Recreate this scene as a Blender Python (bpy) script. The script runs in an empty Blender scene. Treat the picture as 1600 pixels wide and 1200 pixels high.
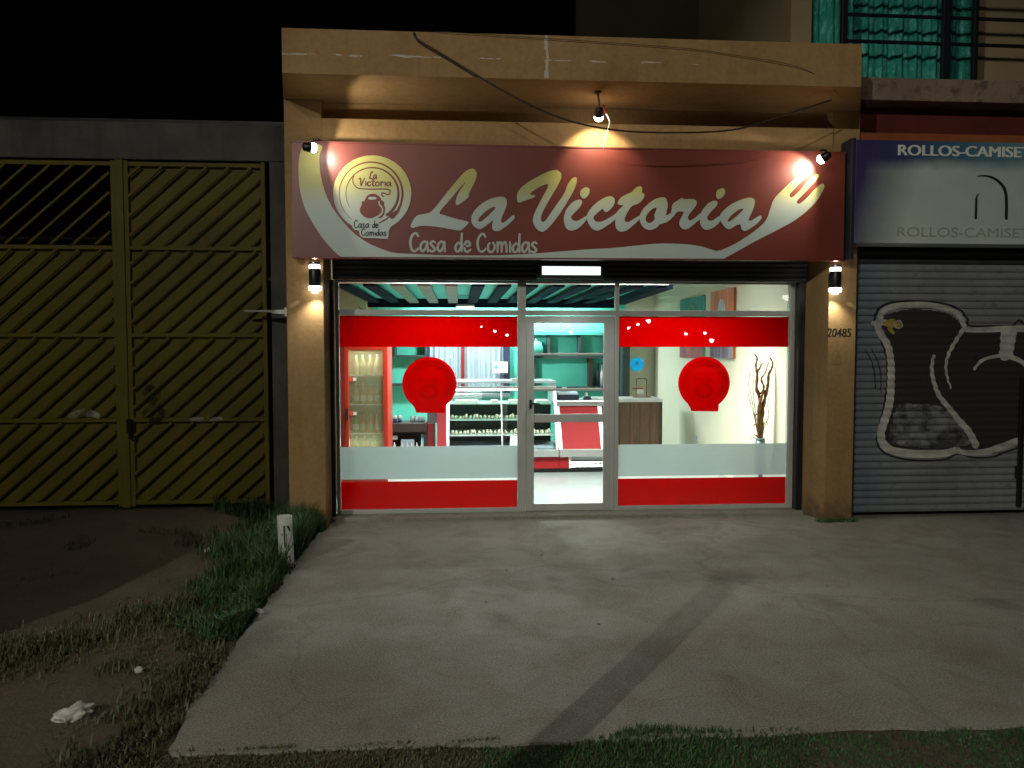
import bpy, bmesh, math, random
from mathutils import Vector, Matrix, noise as mnoise

random.seed(7)
S = bpy.context.scene
C = S.collection
R = math.radians

# ------------------------------------------------------------------ camera
cam_data = bpy.data.cameras.new('camera')
cam = bpy.data.objects.new('camera', cam_data)
C.objects.link(cam)
cam.location = (0, -8.0, 1.9)
cam.rotation_euler = (R(90 - 2.86), 0, R(-4.0))
cam_data.sensor_width = 36
cam_data.lens = 36 * 1200 / 1600
cam_data.clip_end = 500
S.camera = cam

# ------------------------------------------------------------------ night sky
W = bpy.data.worlds.new('World')
S.world = W
W.use_nodes = True
wn = W.node_tree
for n in list(wn.nodes):
    wn.nodes.remove(n)
wo = wn.nodes.new('ShaderNodeOutputWorld')
wb = wn.nodes.new('ShaderNodeBackground')
ws = wn.nodes.new('ShaderNodeTexSky')
ws.sky_type = 'NISHITA'
ws.sun_disc = False
ws.sun_elevation = R(-5)
ws.sun_rotation = R(215)
wb.inputs['Strength'].default_value = 0.08
wn.links.new(ws.outputs['Color'], wb.inputs['Color'])
wn.links.new(wb.outputs['Background'], wo.inputs['Surface'])

S.view_settings.view_transform = 'Standard'
S.view_settings.look = 'None'
S.view_settings.exposure = 0
S.view_settings.gamma = 1
S.view_settings.use_curve_mapping = False
S.render.engine = 'CYCLES'
S.cycles.use_denoising = True
S.cycles.max_bounces = 8
S.cycles.diffuse_bounces = 4
S.cycles.glossy_bounces = 4
S.cycles.transparent_max_bounces = 16
S.cycles.sample_clamp_indirect = 4
S.cycles.caustics_reflective = False
S.cycles.caustics_refractive = False

# strengths of the lamps the photograph shows lit, of the street lighting, and of added lamps
P_STREET = 4100
P_FILL = 1180
P_ROOM = 150
P_BACK = 140
P_SIGN_SPOT = 15
P_SCONCE = 17
P_PANEL = 60

# ------------------------------------------------------------------ materials
def node(nt, kind, **kw):
    n = nt.nodes.new(kind)
    for k, v in kw.items():
        setattr(n, k, v)
    return n

def base_mat(name):
    m = bpy.data.materials.new(name)
    m.use_nodes = True
    nt = m.node_tree
    b = nt.nodes['Principled BSDF']
    return m, nt, b

def ramp(nt, fac, stops):
    r = nt.nodes.new('ShaderNodeValToRGB')
    el = r.color_ramp.elements
    while len(el) < len(stops):
        el.new(0.5)
    for e, (p, c) in zip(el, stops):
        e.position = p
        e.color = (*c, 1) if len(c) == 3 else c
    nt.links.new(fac, r.inputs['Fac'])
    return r.outputs['Color']

def tex_noise(nt, vec, scale, detail=5, rough=0.6, dist=0.0):
    n = nt.nodes.new('ShaderNodeTexNoise')
    n.inputs['Scale'].default_value = scale
    n.inputs['Detail'].default_value = detail
    n.inputs['Roughness'].default_value = rough
    n.inputs['Distortion'].default_value = dist
    nt.links.new(vec, n.inputs['Vector'])
    return n.outputs['Fac']

def mixcol(nt, fac, a, b, mode='MIX'):
    m = nt.nodes.new('ShaderNodeMix')
    m.data_type = 'RGBA'
    m.blend_type = mode
    if isinstance(fac, (int, float)):
        m.inputs['Factor'].default_value = fac
    else:
        nt.links.new(fac, m.inputs['Factor'])
    for s, v in ((m.inputs[6], a), (m.inputs[7], b)):
        if isinstance(v, tuple):
            s.default_value = (*v, 1) if len(v) == 3 else v
        else:
            nt.links.new(v, s)
    return m.outputs[2]

def math_node(nt, op, a, b=0.0, c=None):
    m = nt.nodes.new('ShaderNodeMath')
    m.operation = op
    for i, v in enumerate((a, b) if c is None else (a, b, c)):
        if isinstance(v, (int, float)):
            m.inputs[i].default_value = v
        else:
            nt.links.new(v, m.inputs[i])
    return m.outputs[0]

def bump(nt, b, height, strength=0.3, dist=0.02):
    n = nt.nodes.new('ShaderNodeBump')
    n.inputs['Strength'].default_value = strength
    n.inputs['Distance'].default_value = dist
    nt.links.new(height, n.inputs['Height'])
    nt.links.new(n.outputs['Normal'], b.inputs['Normal'])

def pos(nt):
    return nt.nodes.new('ShaderNodeNewGeometry').outputs['Position']

def plain(name, col, rough=0.5, metal=0.0, var=0.12, scale=6.0, bmp=0.0, bscale=60.0, coat=0.0, spec=.5):
    """A surface with slight mottling and optional fine relief."""
    m, nt, b = base_mat(name)
    p = pos(nt)
    f = tex_noise(nt, p, scale, 6)
    lo = tuple(c * (1 - var) for c in col)
    hi = tuple(min(1, c * (1 + var)) for c in col)
    nt.links.new(ramp(nt, f, [(0.3, lo), (0.7, hi)]), b.inputs['Base Color'])
    b.inputs['Roughness'].default_value = rough
    b.inputs['Metallic'].default_value = metal
    b.inputs['Coat Weight'].default_value = coat
    b.inputs['Specular IOR Level'].default_value = spec
    if bmp:
        bump(nt, b, tex_noise(nt, p, bscale, 3), bmp, 0.005)
    return m

def emit(name, col, strength):
    m, nt, b = base_mat(name)
    b.inputs['Base Color'].default_value = (*col, 1)
    b.inputs['Emission Color'].default_value = (*col, 1)
    b.inputs['Emission Strength'].default_value = strength
    return m

M = {}
# painted render of the shop, ochre, with flaked filler along a crack
def shop_paint():
    m, nt, b = base_mat('ochre_render')
    p = pos(nt)
    f = tex_noise(nt, p, 1.3, 8, 0.65)
    c = ramp(nt, f, [(0.28, (.235, .142, .052)), (0.5, (.325, .202, .076)), (0.72, (.39, .25, .105))])
    g = tex_noise(nt, p, 22, 4)
    c = mixcol(nt, 0.25, c, ramp(nt, g, [(0.35, (.21, .13, .05)), (0.65, (.41, .26, .11))]))
    # streaky rain dirt
    mp = node(nt, 'ShaderNodeMapping'); mp.inputs['Scale'].default_value = (7, 7, .5)
    nt.links.new(p, mp.inputs['Vector'])
    s = tex_noise(nt, mp.outputs['Vector'], 1.0, 5)
    c = mixcol(nt, ramp(nt, s, [(0.5, (0, 0, 0)), (0.8, (.5, .5, .5))]), c, (.19, .125, .06))
    # splashed mud and damp along the foot of the walls
    sz = node(nt, 'ShaderNodeSeparateXYZ'); nt.links.new(p, sz.inputs[0])
    foot = math_node(nt, 'SUBTRACT', math_node(nt, 'MULTIPLY', tex_noise(nt, p, 7, 7, .7), .75), sz.outputs['Z'])
    c = mixcol(nt, ramp(nt, foot, [(.10, (0, 0, 0)), (.36, (.8, .8, .8))]), c, (.085, .062, .04))
    # flaked filler line on the parapet
    sx = node(nt, 'ShaderNodeSeparateXYZ'); nt.links.new(p, sx.inputs[0])
    wob = tex_noise(nt, p, 3.0, 3)
    zl = math_node(nt, 'ADD', sx.outputs['Z'], math_node(nt, 'MULTIPLY', wob, .05))
    d = math_node(nt, 'ABSOLUTE', math_node(nt, 'SUBTRACT', zl, 4.598))
    thick = math_node(nt, 'MULTIPLY', tex_noise(nt, p, 9.0, 4), .025)
    on = math_node(nt, 'LESS_THAN', d, math_node(nt, 'SUBTRACT', thick, .007))
    gate = math_node(nt, 'GREATER_THAN', tex_noise(nt, p, 5.0, 5, 0.7), 0.5)
    xs = math_node(nt, 'LESS_THAN', sx.outputs['X'], 2.4)
    on = math_node(nt, 'MULTIPLY', math_node(nt, 'MULTIPLY', on, gate), xs)
    # one upright flaked scar near the middle
    dx = math_node(nt, 'ABSOLUTE', math_node(nt, 'SUBTRACT', math_node(nt, 'ADD', sx.outputs['X'], math_node(nt, 'MULTIPLY', wob, .12)), .905))
    up = math_node(nt, 'LESS_THAN', dx, math_node(nt, 'SUBTRACT', math_node(nt, 'MULTIPLY', tex_noise(nt, p, 12, 3), .05), .011))
    zok = math_node(nt, 'MULTIPLY', math_node(nt, 'GREATER_THAN', sx.outputs['Z'], 4.41), math_node(nt, 'LESS_THAN', sx.outputs['Y'], -.5))
    on = math_node(nt, 'MAXIMUM', math_node(nt, 'MULTIPLY', on, zok), math_node(nt, 'MULTIPLY', up, zok))
    c = mixcol(nt, on, c, (.50, .46, .38))
    nt.links.new(c, b.inputs['Base Color'])
    b.inputs['Roughness'].default_value = .85
    h = math_node(nt, 'ADD', tex_noise(nt, p, 55, 4), math_node(nt, 'MULTIPLY', f, 1.5))
    bump(nt, b, h, .35, .006)
    return m
M['ochre'] = shop_paint()

def concrete_pavement():
    m, nt, b = base_mat('worn_concrete')
    p = pos(nt)
    f = tex_noise(nt, p, .55, 8, .62, .4)
    c = ramp(nt, f, [(.28, (.165, .145, .105)), (.45, (.265, .255, .20)), (.6, (.335, .335, .277)), (.78, (.42, .425, .365))])
    f2 = tex_noise(nt, p, 2.6, 8, .7, .8)
    c = mixcol(nt, ramp(nt, f2, [(.45, (0, 0, 0)), (.66, (.8, .8, .8))]), c, (.185, .143, .095))
    f3 = tex_noise(nt, p, 90, 3)
    c = mixcol(nt, .45, c, ramp(nt, f3, [(.38, (.13, .12, .092)), (.62, (.50, .49, .41))]))
    f4 = tex_noise(nt, p, 260, 2)
    c = mixcol(nt, ramp(nt, f4, [(.60, (0, 0, 0)), (.68, (.7, .7, .7))]), c, (.10, .09, .075))
    oil = tex_noise(nt, p, 1.4, 4, .5)
    c = mixcol(nt, ramp(nt, oil, [(.62, (0, 0, 0)), (.74, (.55, .55, .55))]), c, (.11, .095, .08))
    v = node(nt, 'ShaderNodeTexVoronoi'); v.inputs['Scale'].default_value = 14
    v.feature = 'F1'; nt.links.new(p, v.inputs['Vector'])
    spots = math_node(nt, 'LESS_THAN', v.outputs['Distance'], math_node(nt, 'SUBTRACT', math_node(nt, 'MULTIPLY', f2, .26), .085))
    c = mixcol(nt, math_node(nt, 'MULTIPLY', spots, .35), c, (.44, .41, .36))
    # hair cracks
    v2 = node(nt, 'ShaderNodeTexVoronoi'); v2.feature = 'DISTANCE_TO_EDGE'; v2.inputs['Scale'].default_value = .23
    w = node(nt, 'ShaderNodeVectorMath'); w.operation = 'ADD'
    nz = node(nt, 'ShaderNodeTexNoise'); nz.inputs['Scale'].default_value = 3; nz.inputs['Detail'].default_value = 6
    nt.links.new(p, nz.inputs['Vector']); nt.links.new(p, w.inputs[0])
    sc = node(nt, 'ShaderNodeVectorMath'); sc.operation = 'SCALE'; sc.inputs['Scale'].default_value = .35
    nt.links.new(nz.outputs['Color'], sc.inputs[0]); nt.links.new(sc.outputs[0], w.inputs[1]); nt.links.new(w.outputs[0], v2.inputs['Vector'])
    cr = math_node(nt, 'LESS_THAN', v2.outputs['Distance'], .0028)
    c = mixcol(nt, math_node(nt, 'MULTIPLY', cr, .22), c, (.10, .09, .075))
    nt.links.new(c, b.inputs['Base Color'])
    nt.links.new(ramp(nt, f2, [(.3, (.62, .62, .62)), (.7, (.9, .9, .9))]), b.inputs['Roughness'])
    h = math_node(nt, 'ADD', tex_noise(nt, p, 70, 4, .7), math_node(nt, 'MULTIPLY', f2, 2.0))
    h = math_node(nt, 'SUBTRACT', h, math_node(nt, 'MULTIPLY', cr, .4))
    bump(nt, b, h, .5, .008)
    return m
M['pavement'] = concrete_pavement()

def earth():
    m, nt, b = base_mat('bare_earth')
    p = pos(nt)
    f = tex_noise(nt, p, 1.1, 8, .65, .3)
    c = ramp(nt, f, [(.3, (.12, .086, .055)), (.5, (.19, .142, .095)), (.72, (.27, .215, .155))])
    c = mixcol(nt, .4, c, ramp(nt, tex_noise(nt, p, 40, 5, .7), [(.3, (.05, .035, .02)), (.7, (.19, .145, .10))]))
    nt.links.new(c, b.inputs['Base Color'])
    b.inputs['Roughness'].default_value = .95
    h = math_node(nt, 'ADD', tex_noise(nt, p, 30, 6, .75), math_node(nt, 'MULTIPLY', f, 3))
    bump(nt, b, h, 1.0, .035)
    return m
M['earth'] = earth()

def grey_concrete():
    m, nt, b = base_mat('raw_concrete')
    p = pos(nt)
    f = tex_noise(nt, p, 1.8, 8, .65)
    c = ramp(nt, f, [(.3, (.10, .10, .088)), (.55, (.17, .17, .15)), (.75, (.23, .225, .20))])
    mp = node(nt, 'ShaderNodeMapping'); mp.inputs['Scale'].default_value = (5, 5, .4)
    nt.links.new(p, mp.inputs['Vector'])
    c = mixcol(nt, ramp(nt, tex_noise(nt, mp.outputs['Vector'], 1, 5), [(.45, (0, 0, 0)), (.75, (.6, .6, .6))]), c, (.07, .07, .062))
    nt.links.new(c, b.inputs['Base Color'])
    b.inputs['Roughness'].default_value = .9
    bump(nt, b, tex_noise(nt, p, 35, 6, .7), .5, .01)
    return m
M['concrete'] = grey_concrete()

def rusty_paint(name, col, rust=(.10, .045, .015), amount=.62):
    m, nt, b = base_mat(name)
    p = pos(nt)
    f = tex_noise(nt, p, 1.4, 7, .6)
    c = ramp(nt, f, [(.3, tuple(x * .78 for x in col)), (.7, tuple(min(1, x * 1.15) for x in col))])
    g = tex_noise(nt, p, 7, 8, .75)
    c = mixcol(nt, ramp(nt, g, [(amount, (0, 0, 0)), (amount + .12, (.8, .8, .8))]), c, rust)
    mp = node(nt, 'ShaderNodeMapping'); mp.inputs['Scale'].default_value = (9, 9, .5)
    nt.links.new(p, mp.inputs['Vector'])
    c = mixcol(nt, ramp(nt, tex_noise(nt, mp.outputs['Vector'], 1, 5), [(.5, (0, 0, 0)), (.8, (.4, .4, .4))]), c, tuple(x * .45 for x in col))
    nt.links.new(c, b.inputs['Base Color'])
    b.inputs['Roughness'].default_value = .6
    bump(nt, b, g, .15, .004)
    return m
M['gate'] = rusty_paint('yellow_gate_paint', (.20, .165, .010), amount=.6)
M['gate_bar'] = rusty_paint('yellow_bar_paint', (.185, .15, .010), amount=.6)
M['shutter'] = rusty_paint('grey_shutter_paint', (.21, .225, .22), (.09, .08, .07), .56)
def tint_left(m):
    # old bluish undercoat showing along the left of the shutter
    nt = m.node_tree; b = nt.nodes['Principled BSDF']
    src = b.inputs['Base Color'].links[0].from_socket
    p = pos(nt)
    sx = node(nt, 'ShaderNodeSeparateXYZ'); nt.links.new(p, sx.inputs[0])
    x = math_node(nt, 'ADD', sx.outputs['X'], math_node(nt, 'MULTIPLY', tex_noise(nt, p, 1.6, 5), .5))
    f = ramp(nt, math_node(nt, 'SUBTRACT', x, 4.35), [(.1, (.75, .75, .75)), (.75, (0, 0, 0))])
    nt.links.new(mixcol(nt, f, src, (.07, .14, .19)), b.inputs['Base Color'])
tint_left(M['shutter'])
M['shutter_blue'] = rusty_paint('blue_grey_shutter_paint', (.10, .16, .20), (.07, .08, .09), .6)
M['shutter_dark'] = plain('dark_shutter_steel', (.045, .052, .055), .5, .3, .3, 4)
M['black'] = plain('black_metal', (.012, .013, .015), .4, .2)
M['black_paint'] = plain('black_spray_paint', (.012, .012, .012), .6)
M['white_paint'] = plain('white_spray_paint', (.42, .42, .37), .65, 0, .3, 6)
M['faint_mark'] = plain('faint_yellow_mark', (.26, .17, .045), .8)
M['yellow_paint'] = plain('yellow_spray_paint', (.33, .25, .05), .65)
M['alu'] = plain('dull_aluminium', (.50, .52, .47), .42, .12, .08, 3)
M['alu_dark'] = plain('dark_aluminium', (.16, .165, .17), .35, .5, .1, 3)
M['steel'] = plain('stainless_steel', (.46, .48, .48), .3, .85, .06, 5)
M['white'] = plain('white_enamel', (.60, .61, .60), .35, 0, .04)
M['cream_wall'] = plain('cream_wall_paint', (.62, .62, .48), .8, 0, .03, 1.2, .08, 40)
M['teal_wall'] = plain('turquoise_wall_paint', (.11, .62, .49), .7, 0, .07, 1.2, .08, 40)
M['teal_dark'] = plain('shaded_turquoise_board', (.06, .36, .29), .6, 0, .08, 1.5)  # darker turquoise for shelf boards, the dome and small marks
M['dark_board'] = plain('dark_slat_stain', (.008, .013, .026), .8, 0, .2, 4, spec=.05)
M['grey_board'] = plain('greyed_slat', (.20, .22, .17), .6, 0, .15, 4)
M['teal_board'] = plain('turquoise_ceiling_board', (.15, .70, .56), .7, 0, .05, 1.2)
M['dark_edge'] = plain('dark_shelf_edge', (.03, .045, .045), .5)
M['ceiling'] = plain('white_ceiling_paint', (.62, .64, .61), .85, 0, .03)
M['red_enamel'] = plain('red_enamel', (.24, .008, .012), .6, 0, .06, 3, spec=.2)
M['red_dark'] = plain('dark_red_enamel', (.17, .008, .012), .35, 0, .1, 3)
M['red_frame'] = plain('orange_red_plastic', (.42, .028, .012), .35, 0, .06)
M['fridge_lining'] = plain('cream_lining', (.50, .50, .30), .6, 0, .05)
M['glass_teal'] = plain('dark_green_backing', (.035, .085, .075), .25, 0, .2, 2)
M['curtain'] = plain('white_curtain', (.27, .33, .37), .85, 0, .05)
M['wood_dark'] = plain('dark_brown_board', (.035, .022, .017), .45, 0, .25, 6)
M['red_wall'] = plain('oxblood_wall_paint', (.10, .012, .006), .8, 0, .2, 2, .2, 40)
M['rust_trim'] = plain('rusty_orange_trim', (.28, .075, .02), .8, 0, .25, 4)
M['balcony'] = rusty_paint('pinkish_concrete', (.26, .19, .14), (.08, .06, .045), .5)
M['beige'] = plain('beige_render', (.30, .235, .13), .9, 0, .15, 1.2, .2, 40)
M['olive'] = plain('dim_olive_render', (.065, .056, .03), .9, 0, .2, 1.2, .2, 30)
M['sign_black'] = plain('dark_sign_side', (.02, .02, .03), .5)
M['post_white'] = rusty_paint('dirty_white_plastic', (.62, .64, .58), (.20, .19, .15), .66)
M['plastic_bag'] = plain('dirty_white_plastic_bag', (.62, .60, .52), .45, 0, .3, 14)
M['paper'] = plain('crumpled_paper', (.5, .48, .42), .8, 0, .2, 9)
M['stone'] = plain('pale_stone', (.30, .28, .24), .9, 0, .3, 20)
M['rubber'] = plain('black_cable_sheath', (.035, .024, .015), .7)
M['wire_white'] = plain('white_flex', (.75, .7, .62), .5)
M['branch'] = plain('dry_brown_branch', (.16, .065, .018), .7, 0, .5, 18, .3, 60)
M['twig'] = plain('thin_grey_twig', (.075, .05, .03), .7, 0, .3, 18)
M['vase'] = plain('blue_grey_vase', (.13, .18, .20), .3, 0, .1)
M['blue_cup'] = plain('dark_blue_glaze', (.03, .035, .16), .3)
M['pastry'] = plain('pale_pastry', (.70, .66, .52), .6, 0, .15, 40)
M['tray'] = plain('pale_green_tray', (.35, .55, .45), .4)
M['bottle_a'] = plain('pale_yellow_drink', (.58, .58, .32), .2)
M['bottle_b'] = plain('amber_drink', (.55, .42, .10), .2)
M['bottle_c'] = plain('orange_drink', (.58, .26, .05), .2)
M['bottle_d'] = plain('green_drink', (.16, .34, .12), .2)
M['orange_tag'] = plain('orange_red_tag', (.60, .10, .05), .5)
M['white_tag'] = plain('white_tag', (.8, .8, .78), .5)
M['sky_blue'] = plain('sky_blue_vinyl', (.06, .50, .72), .45, 0, .04)
M['pale_blue'] = plain('pale_blue_print', (.30, .68, .80), .45)
M['grey_box'] = plain('blue_grey_card', (.33, .40, .46), .6)
M['navy'] = plain('navy_plastic', (.02, .028, .06), .4)
M['copper'] = plain('copper_wire', (.28, .085, .04), .35, .6)
M['green_curtain'] = None
M['lamp_face'] = emit('lit_lamp_face', (1.0, .93, .80), 30)
M['sconce_face'] = emit('lit_sconce_ring', (1.0, .97, .90), 9)
M['panel_face'] = emit('lit_light_panel', (.88, .97, 1.0), 1.3)
M['case_top'] = plain('pale_blue_case_top', (.42, .50, .54), .3)
M['room_face'] = emit('lit_ceiling_disc', (.92, 1.0, .98), 9)
M['street_face'] = emit('lit_street_lamp', (1.0, .96, .88), 60)
M['pole_wood'] = plain('weathered_pole', (.12, .09, .06), .85, 0, .3, 8)
M['galv'] = plain('galvanised_steel', (.35, .36, .36), .45, .7)
M['shade_green'] = plain('pale_green_lamp_shade', (.45, .78, .55), .4)

def wood_planks():
    m, nt, b = base_mat('walnut_plank')
    p = pos(nt)
    mp = node(nt, 'ShaderNodeMapping'); mp.inputs['Scale'].default_value = (14, 14, 1.2)
    nt.links.new(p, mp.inputs['Vector'])
    f = tex_noise(nt, mp.outputs['Vector'], 2.2, 6, .6, 1.0)
    oi = node(nt, 'ShaderNodeObjectInfo')
    c = ramp(nt, f, [(.3, (.06, .030, .014)), (.55, (.125, .066, .032)), (.75, (.18, .10, .052))])
    c = mixcol(nt, math_node(nt, 'MULTIPLY', oi.outputs['Random'], .5), c, (.075, .045, .024))
    nt.links.new(c, b.inputs['Base Color'])
    b.inputs['Roughness'].default_value = .45
    bump(nt, b, f, .15, .004)
    return m
M['plank'] = wood_planks()

def floor_tile():
    m, nt, b = base_mat('polished_white_floor')
    p = pos(nt)
    f = tex_noise(nt, p, 1.2, 5)
    nt.links.new(ramp(nt, f, [(.3, (.22, .26, .255)), (.7, (.28, .32, .31))]), b.inputs['Base Color'])
    nt.links.new(ramp(nt, tex_noise(nt, p, 3, 4), [(.3, (.14, .14, .14)), (.7, (.26, .26, .26))]), b.inputs['Roughness'])
    return m
M['floor'] = floor_tile()

def sign_maroon():
    m, nt, b = base_mat('maroon_vinyl')
    p = pos(nt)
    f = tex_noise(nt, p, .9, 6)
    c = ramp(nt, f, [(.3, (.148, .030, .020)), (.7, (.185, .041, .027))])
    c = mixcol(nt, ramp(nt, tex_noise(nt, p, 14, 8, .75), [(.62, (0, 0, 0)), (.8, (.25, .25, .25))]), c, (.09, .03, .022))
    nt.links.new(c, b.inputs['Base Color'])
    b.inputs['Roughness'].default_value = .42
    bump(nt, b, tex_noise(nt, p, 2.2, 2), .12, .03)
    return m
M['maroon'] = sign_maroon()

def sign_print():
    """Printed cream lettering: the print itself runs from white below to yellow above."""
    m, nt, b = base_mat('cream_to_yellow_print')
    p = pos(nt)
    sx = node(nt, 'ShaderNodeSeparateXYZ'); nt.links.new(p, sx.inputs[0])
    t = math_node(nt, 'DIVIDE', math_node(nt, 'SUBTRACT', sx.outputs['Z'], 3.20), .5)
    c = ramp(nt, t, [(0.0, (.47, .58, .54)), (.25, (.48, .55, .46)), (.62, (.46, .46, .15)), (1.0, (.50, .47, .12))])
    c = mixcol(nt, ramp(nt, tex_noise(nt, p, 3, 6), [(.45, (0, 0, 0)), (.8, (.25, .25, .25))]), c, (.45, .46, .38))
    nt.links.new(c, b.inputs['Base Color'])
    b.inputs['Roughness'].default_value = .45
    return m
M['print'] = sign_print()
M['print_white'] = plain('cream_print', (.46, .54, .49), .45, 0, .1, 3)
M['print_brown'] = plain('maroon_print', (.155, .032, .022), .45)
M['print_black'] = plain('black_print', (.02, .018, .016), .5)

def glass(name, tint=(.97, .99, .98), ior=1.45):
    m = bpy.data.materials.new(name)
    m.use_nodes = True
    nt = m.node_tree
    nt.nodes.remove(nt.nodes['Principled BSDF'])
    out = nt.nodes['Material Output']
    fr = node(nt, 'ShaderNodeFresnel'); fr.inputs['IOR'].default_value = ior
    tr = node(nt, 'ShaderNodeBsdfTransparent'); tr.inputs['Color'].default_value = (*tint, 1)
    gl = node(nt, 'ShaderNodeBsdfGlossy'); gl.inputs['Roughness'].default_value = .0
    mx = node(nt, 'ShaderNodeMixShader')
    nt.links.new(fr.outputs[0], mx.inputs[0]); nt.links.new(tr.outputs[0], mx.inputs[1]); nt.links.new(gl.outputs[0], mx.inputs[2])
    nt.links.new(mx.outputs[0], out.inputs['Surface'])
    return m
M['glass'] = glass('clear_glass')
M['case_glass'] = glass('display_glass', (.93, .97, .96), 1.15)

def film(name, dif, trans, clear, w_dif=.3):
    """Adhesive window film: partly reflects, partly glows with light from behind."""
    m = bpy.data.materials.new(name)
    m.use_nodes = True
    nt = m.node_tree
    nt.nodes.remove(nt.nodes['Principled BSDF'])
    out = nt.nodes['Material Output']
    d = node(nt, 'ShaderNodeBsdfDiffuse'); d.inputs['Color'].default_value = (*dif, 1)
    t = node(nt, 'ShaderNodeBsdfTranslucent'); t.inputs['Color'].default_value = (*trans, 1)
    mx = node(nt, 'ShaderNodeMixShader'); mx.inputs[0].default_value = 1 - w_dif
    nt.links.new(d.outputs[0], mx.inputs[1]); nt.links.new(t.outputs[0], mx.inputs[2])
    tr = node(nt, 'ShaderNodeBsdfTransparent')
    m2 = node(nt, 'ShaderNodeMixShader'); m2.inputs[0].default_value = clear
    nt.links.new(mx.outputs[0], m2.inputs[1]); nt.links.new(tr.outputs[0], m2.inputs[2])
    nt.links.new(m2.outputs[0], out.inputs['Surface'])
    return m
M['red_film'] = film('red_window_vinyl', (.5, .004, .004), (.52, .001, .001), 0.0)
M['red_film_line'] = film('thin_red_vinyl', (.45, .04, .01), (.40, .014, .003), 0.0)
M['frost'] = film('frosted_film', (.6, .64, .64), (.33, .385, .38), .22, .25)
M['fridge_glass'] = film('misted_fridge_glass', (.36, .40, .26), (.42, .46, .28), .66, .6)
M['blue_film'] = film('sky_blue_vinyl', (.06, .5, .72), (.055, .40, .58), .0, .3)
M['white_film'] = film('white_edge_film', (.75, .78, .76), (.9, .92, .9), 0.05, .3)

def thin_paint(name, col, cover):
    m, nt, b = base_mat(name)
    p = pos(nt)
    b.inputs['Base Color'].default_value = (*col, 1)
    b.inputs['Roughness'].default_value = .6
    f = tex_noise(nt, p, 5, 8, .75)
    nt.links.new(ramp(nt, f, [(.5 - cover * .35, (0, 0, 0)), (.72 - cover * .35, (1, 1, 1))]), b.inputs['Alpha'])
    return m
M['graf_black'] = thin_paint('black_spray_fill', (.026, .025, .022), .95)
M['graf_thin'] = thin_paint('thin_black_spray', (.024, .023, .021), .12)
M['gate_spray'] = thin_paint('black_spray_smear', (.01, .01, .01), .4)
M['gate_scratch'] = thin_paint('bare_metal_scratch', (.6, .58, .5), .3)

def faded_sign():
    """White panel with faded blue print along its top and left edge."""
    m, nt, b = base_mat('faded_blue_white_panel')
    p = pos(nt)
    sx = node(nt, 'ShaderNodeSeparateXYZ'); nt.links.new(p, sx.inputs[0])
    n1 = tex_noise(nt, p, 2.2, 4)
    z = math_node(nt, 'ADD', sx.outputs['Z'], math_node(nt, 'MULTIPLY', math_node(nt, 'SUBTRACT', n1, .5), .16))
    ft = ramp(nt, math_node(nt, 'DIVIDE', math_node(nt, 'SUBTRACT', z, 3.62), .40), [(.22, (0, 0, 0)), (.55, (1, 1, 1))])
    x = math_node(nt, 'ADD', sx.outputs['X'], math_node(nt, 'MULTIPLY', math_node(nt, 'SUBTRACT', n1, .5), .2))
    # the purple edge leans: wide above, narrow below
    lean = math_node(nt, 'SUBTRACT', x, math_node(nt, 'MULTIPLY', math_node(nt, 'SUBTRACT', sx.outputs['Z'], 3.0), .22))
    fl = ramp(nt, math_node(nt, 'DIVIDE', math_node(nt, 'SUBTRACT', lean, 4.02), .62), [(.0, (1, 1, 1)), (1.0, (0, 0, 0))])
    blue = ramp(nt, math_node(nt, 'DIVIDE', math_node(nt, 'SUBTRACT', sx.outputs['X'], 4.06), 1.9), [(.0, (.035, .03, .11)), (.35, (.04, .07, .16)), (.6, (.05, .15, .22)), (1, (.12, .24, .27))])
    white = ramp(nt, tex_noise(nt, p, 1.2, 5), [(.3, (.44, .51, .46)), (.7, (.56, .62, .55))])
    c = mixcol(nt, ft, white, blue)
    c = mixcol(nt, fl, c, (.04, .032, .115))
    nt.links.new(c, b.inputs['Base Color'])
    b.inputs['Roughness'].default_value = .5
    return m
M['faded'] = faded_sign()

def sheer_green():
    m, nt, b = base_mat('green_satin_curtain')
    p = pos(nt)
    mp = node(nt, 'ShaderNodeMapping'); mp.inputs['Scale'].default_value = (10, 1, 3)
    mp.inputs['Rotation'].default_value = (0, R(18), 0)
    nt.links.new(p, mp.inputs['Vector'])
    f = tex_noise(nt, mp.outputs['Vector'], 2.0, 7, .7, 1.2)
    c = ramp(nt, f, [(.3, (.0, .15, .115)), (.52, (.01, .32, .24)), (.66, (.16, .62, .50))])
    nt.links.new(c, b.inputs['Base Color'])
    b.inputs['Roughness'].default_value = .35
    bump(nt, b, f, .9, .03)
    return m
M['green_curtain'] = sheer_green()

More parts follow.
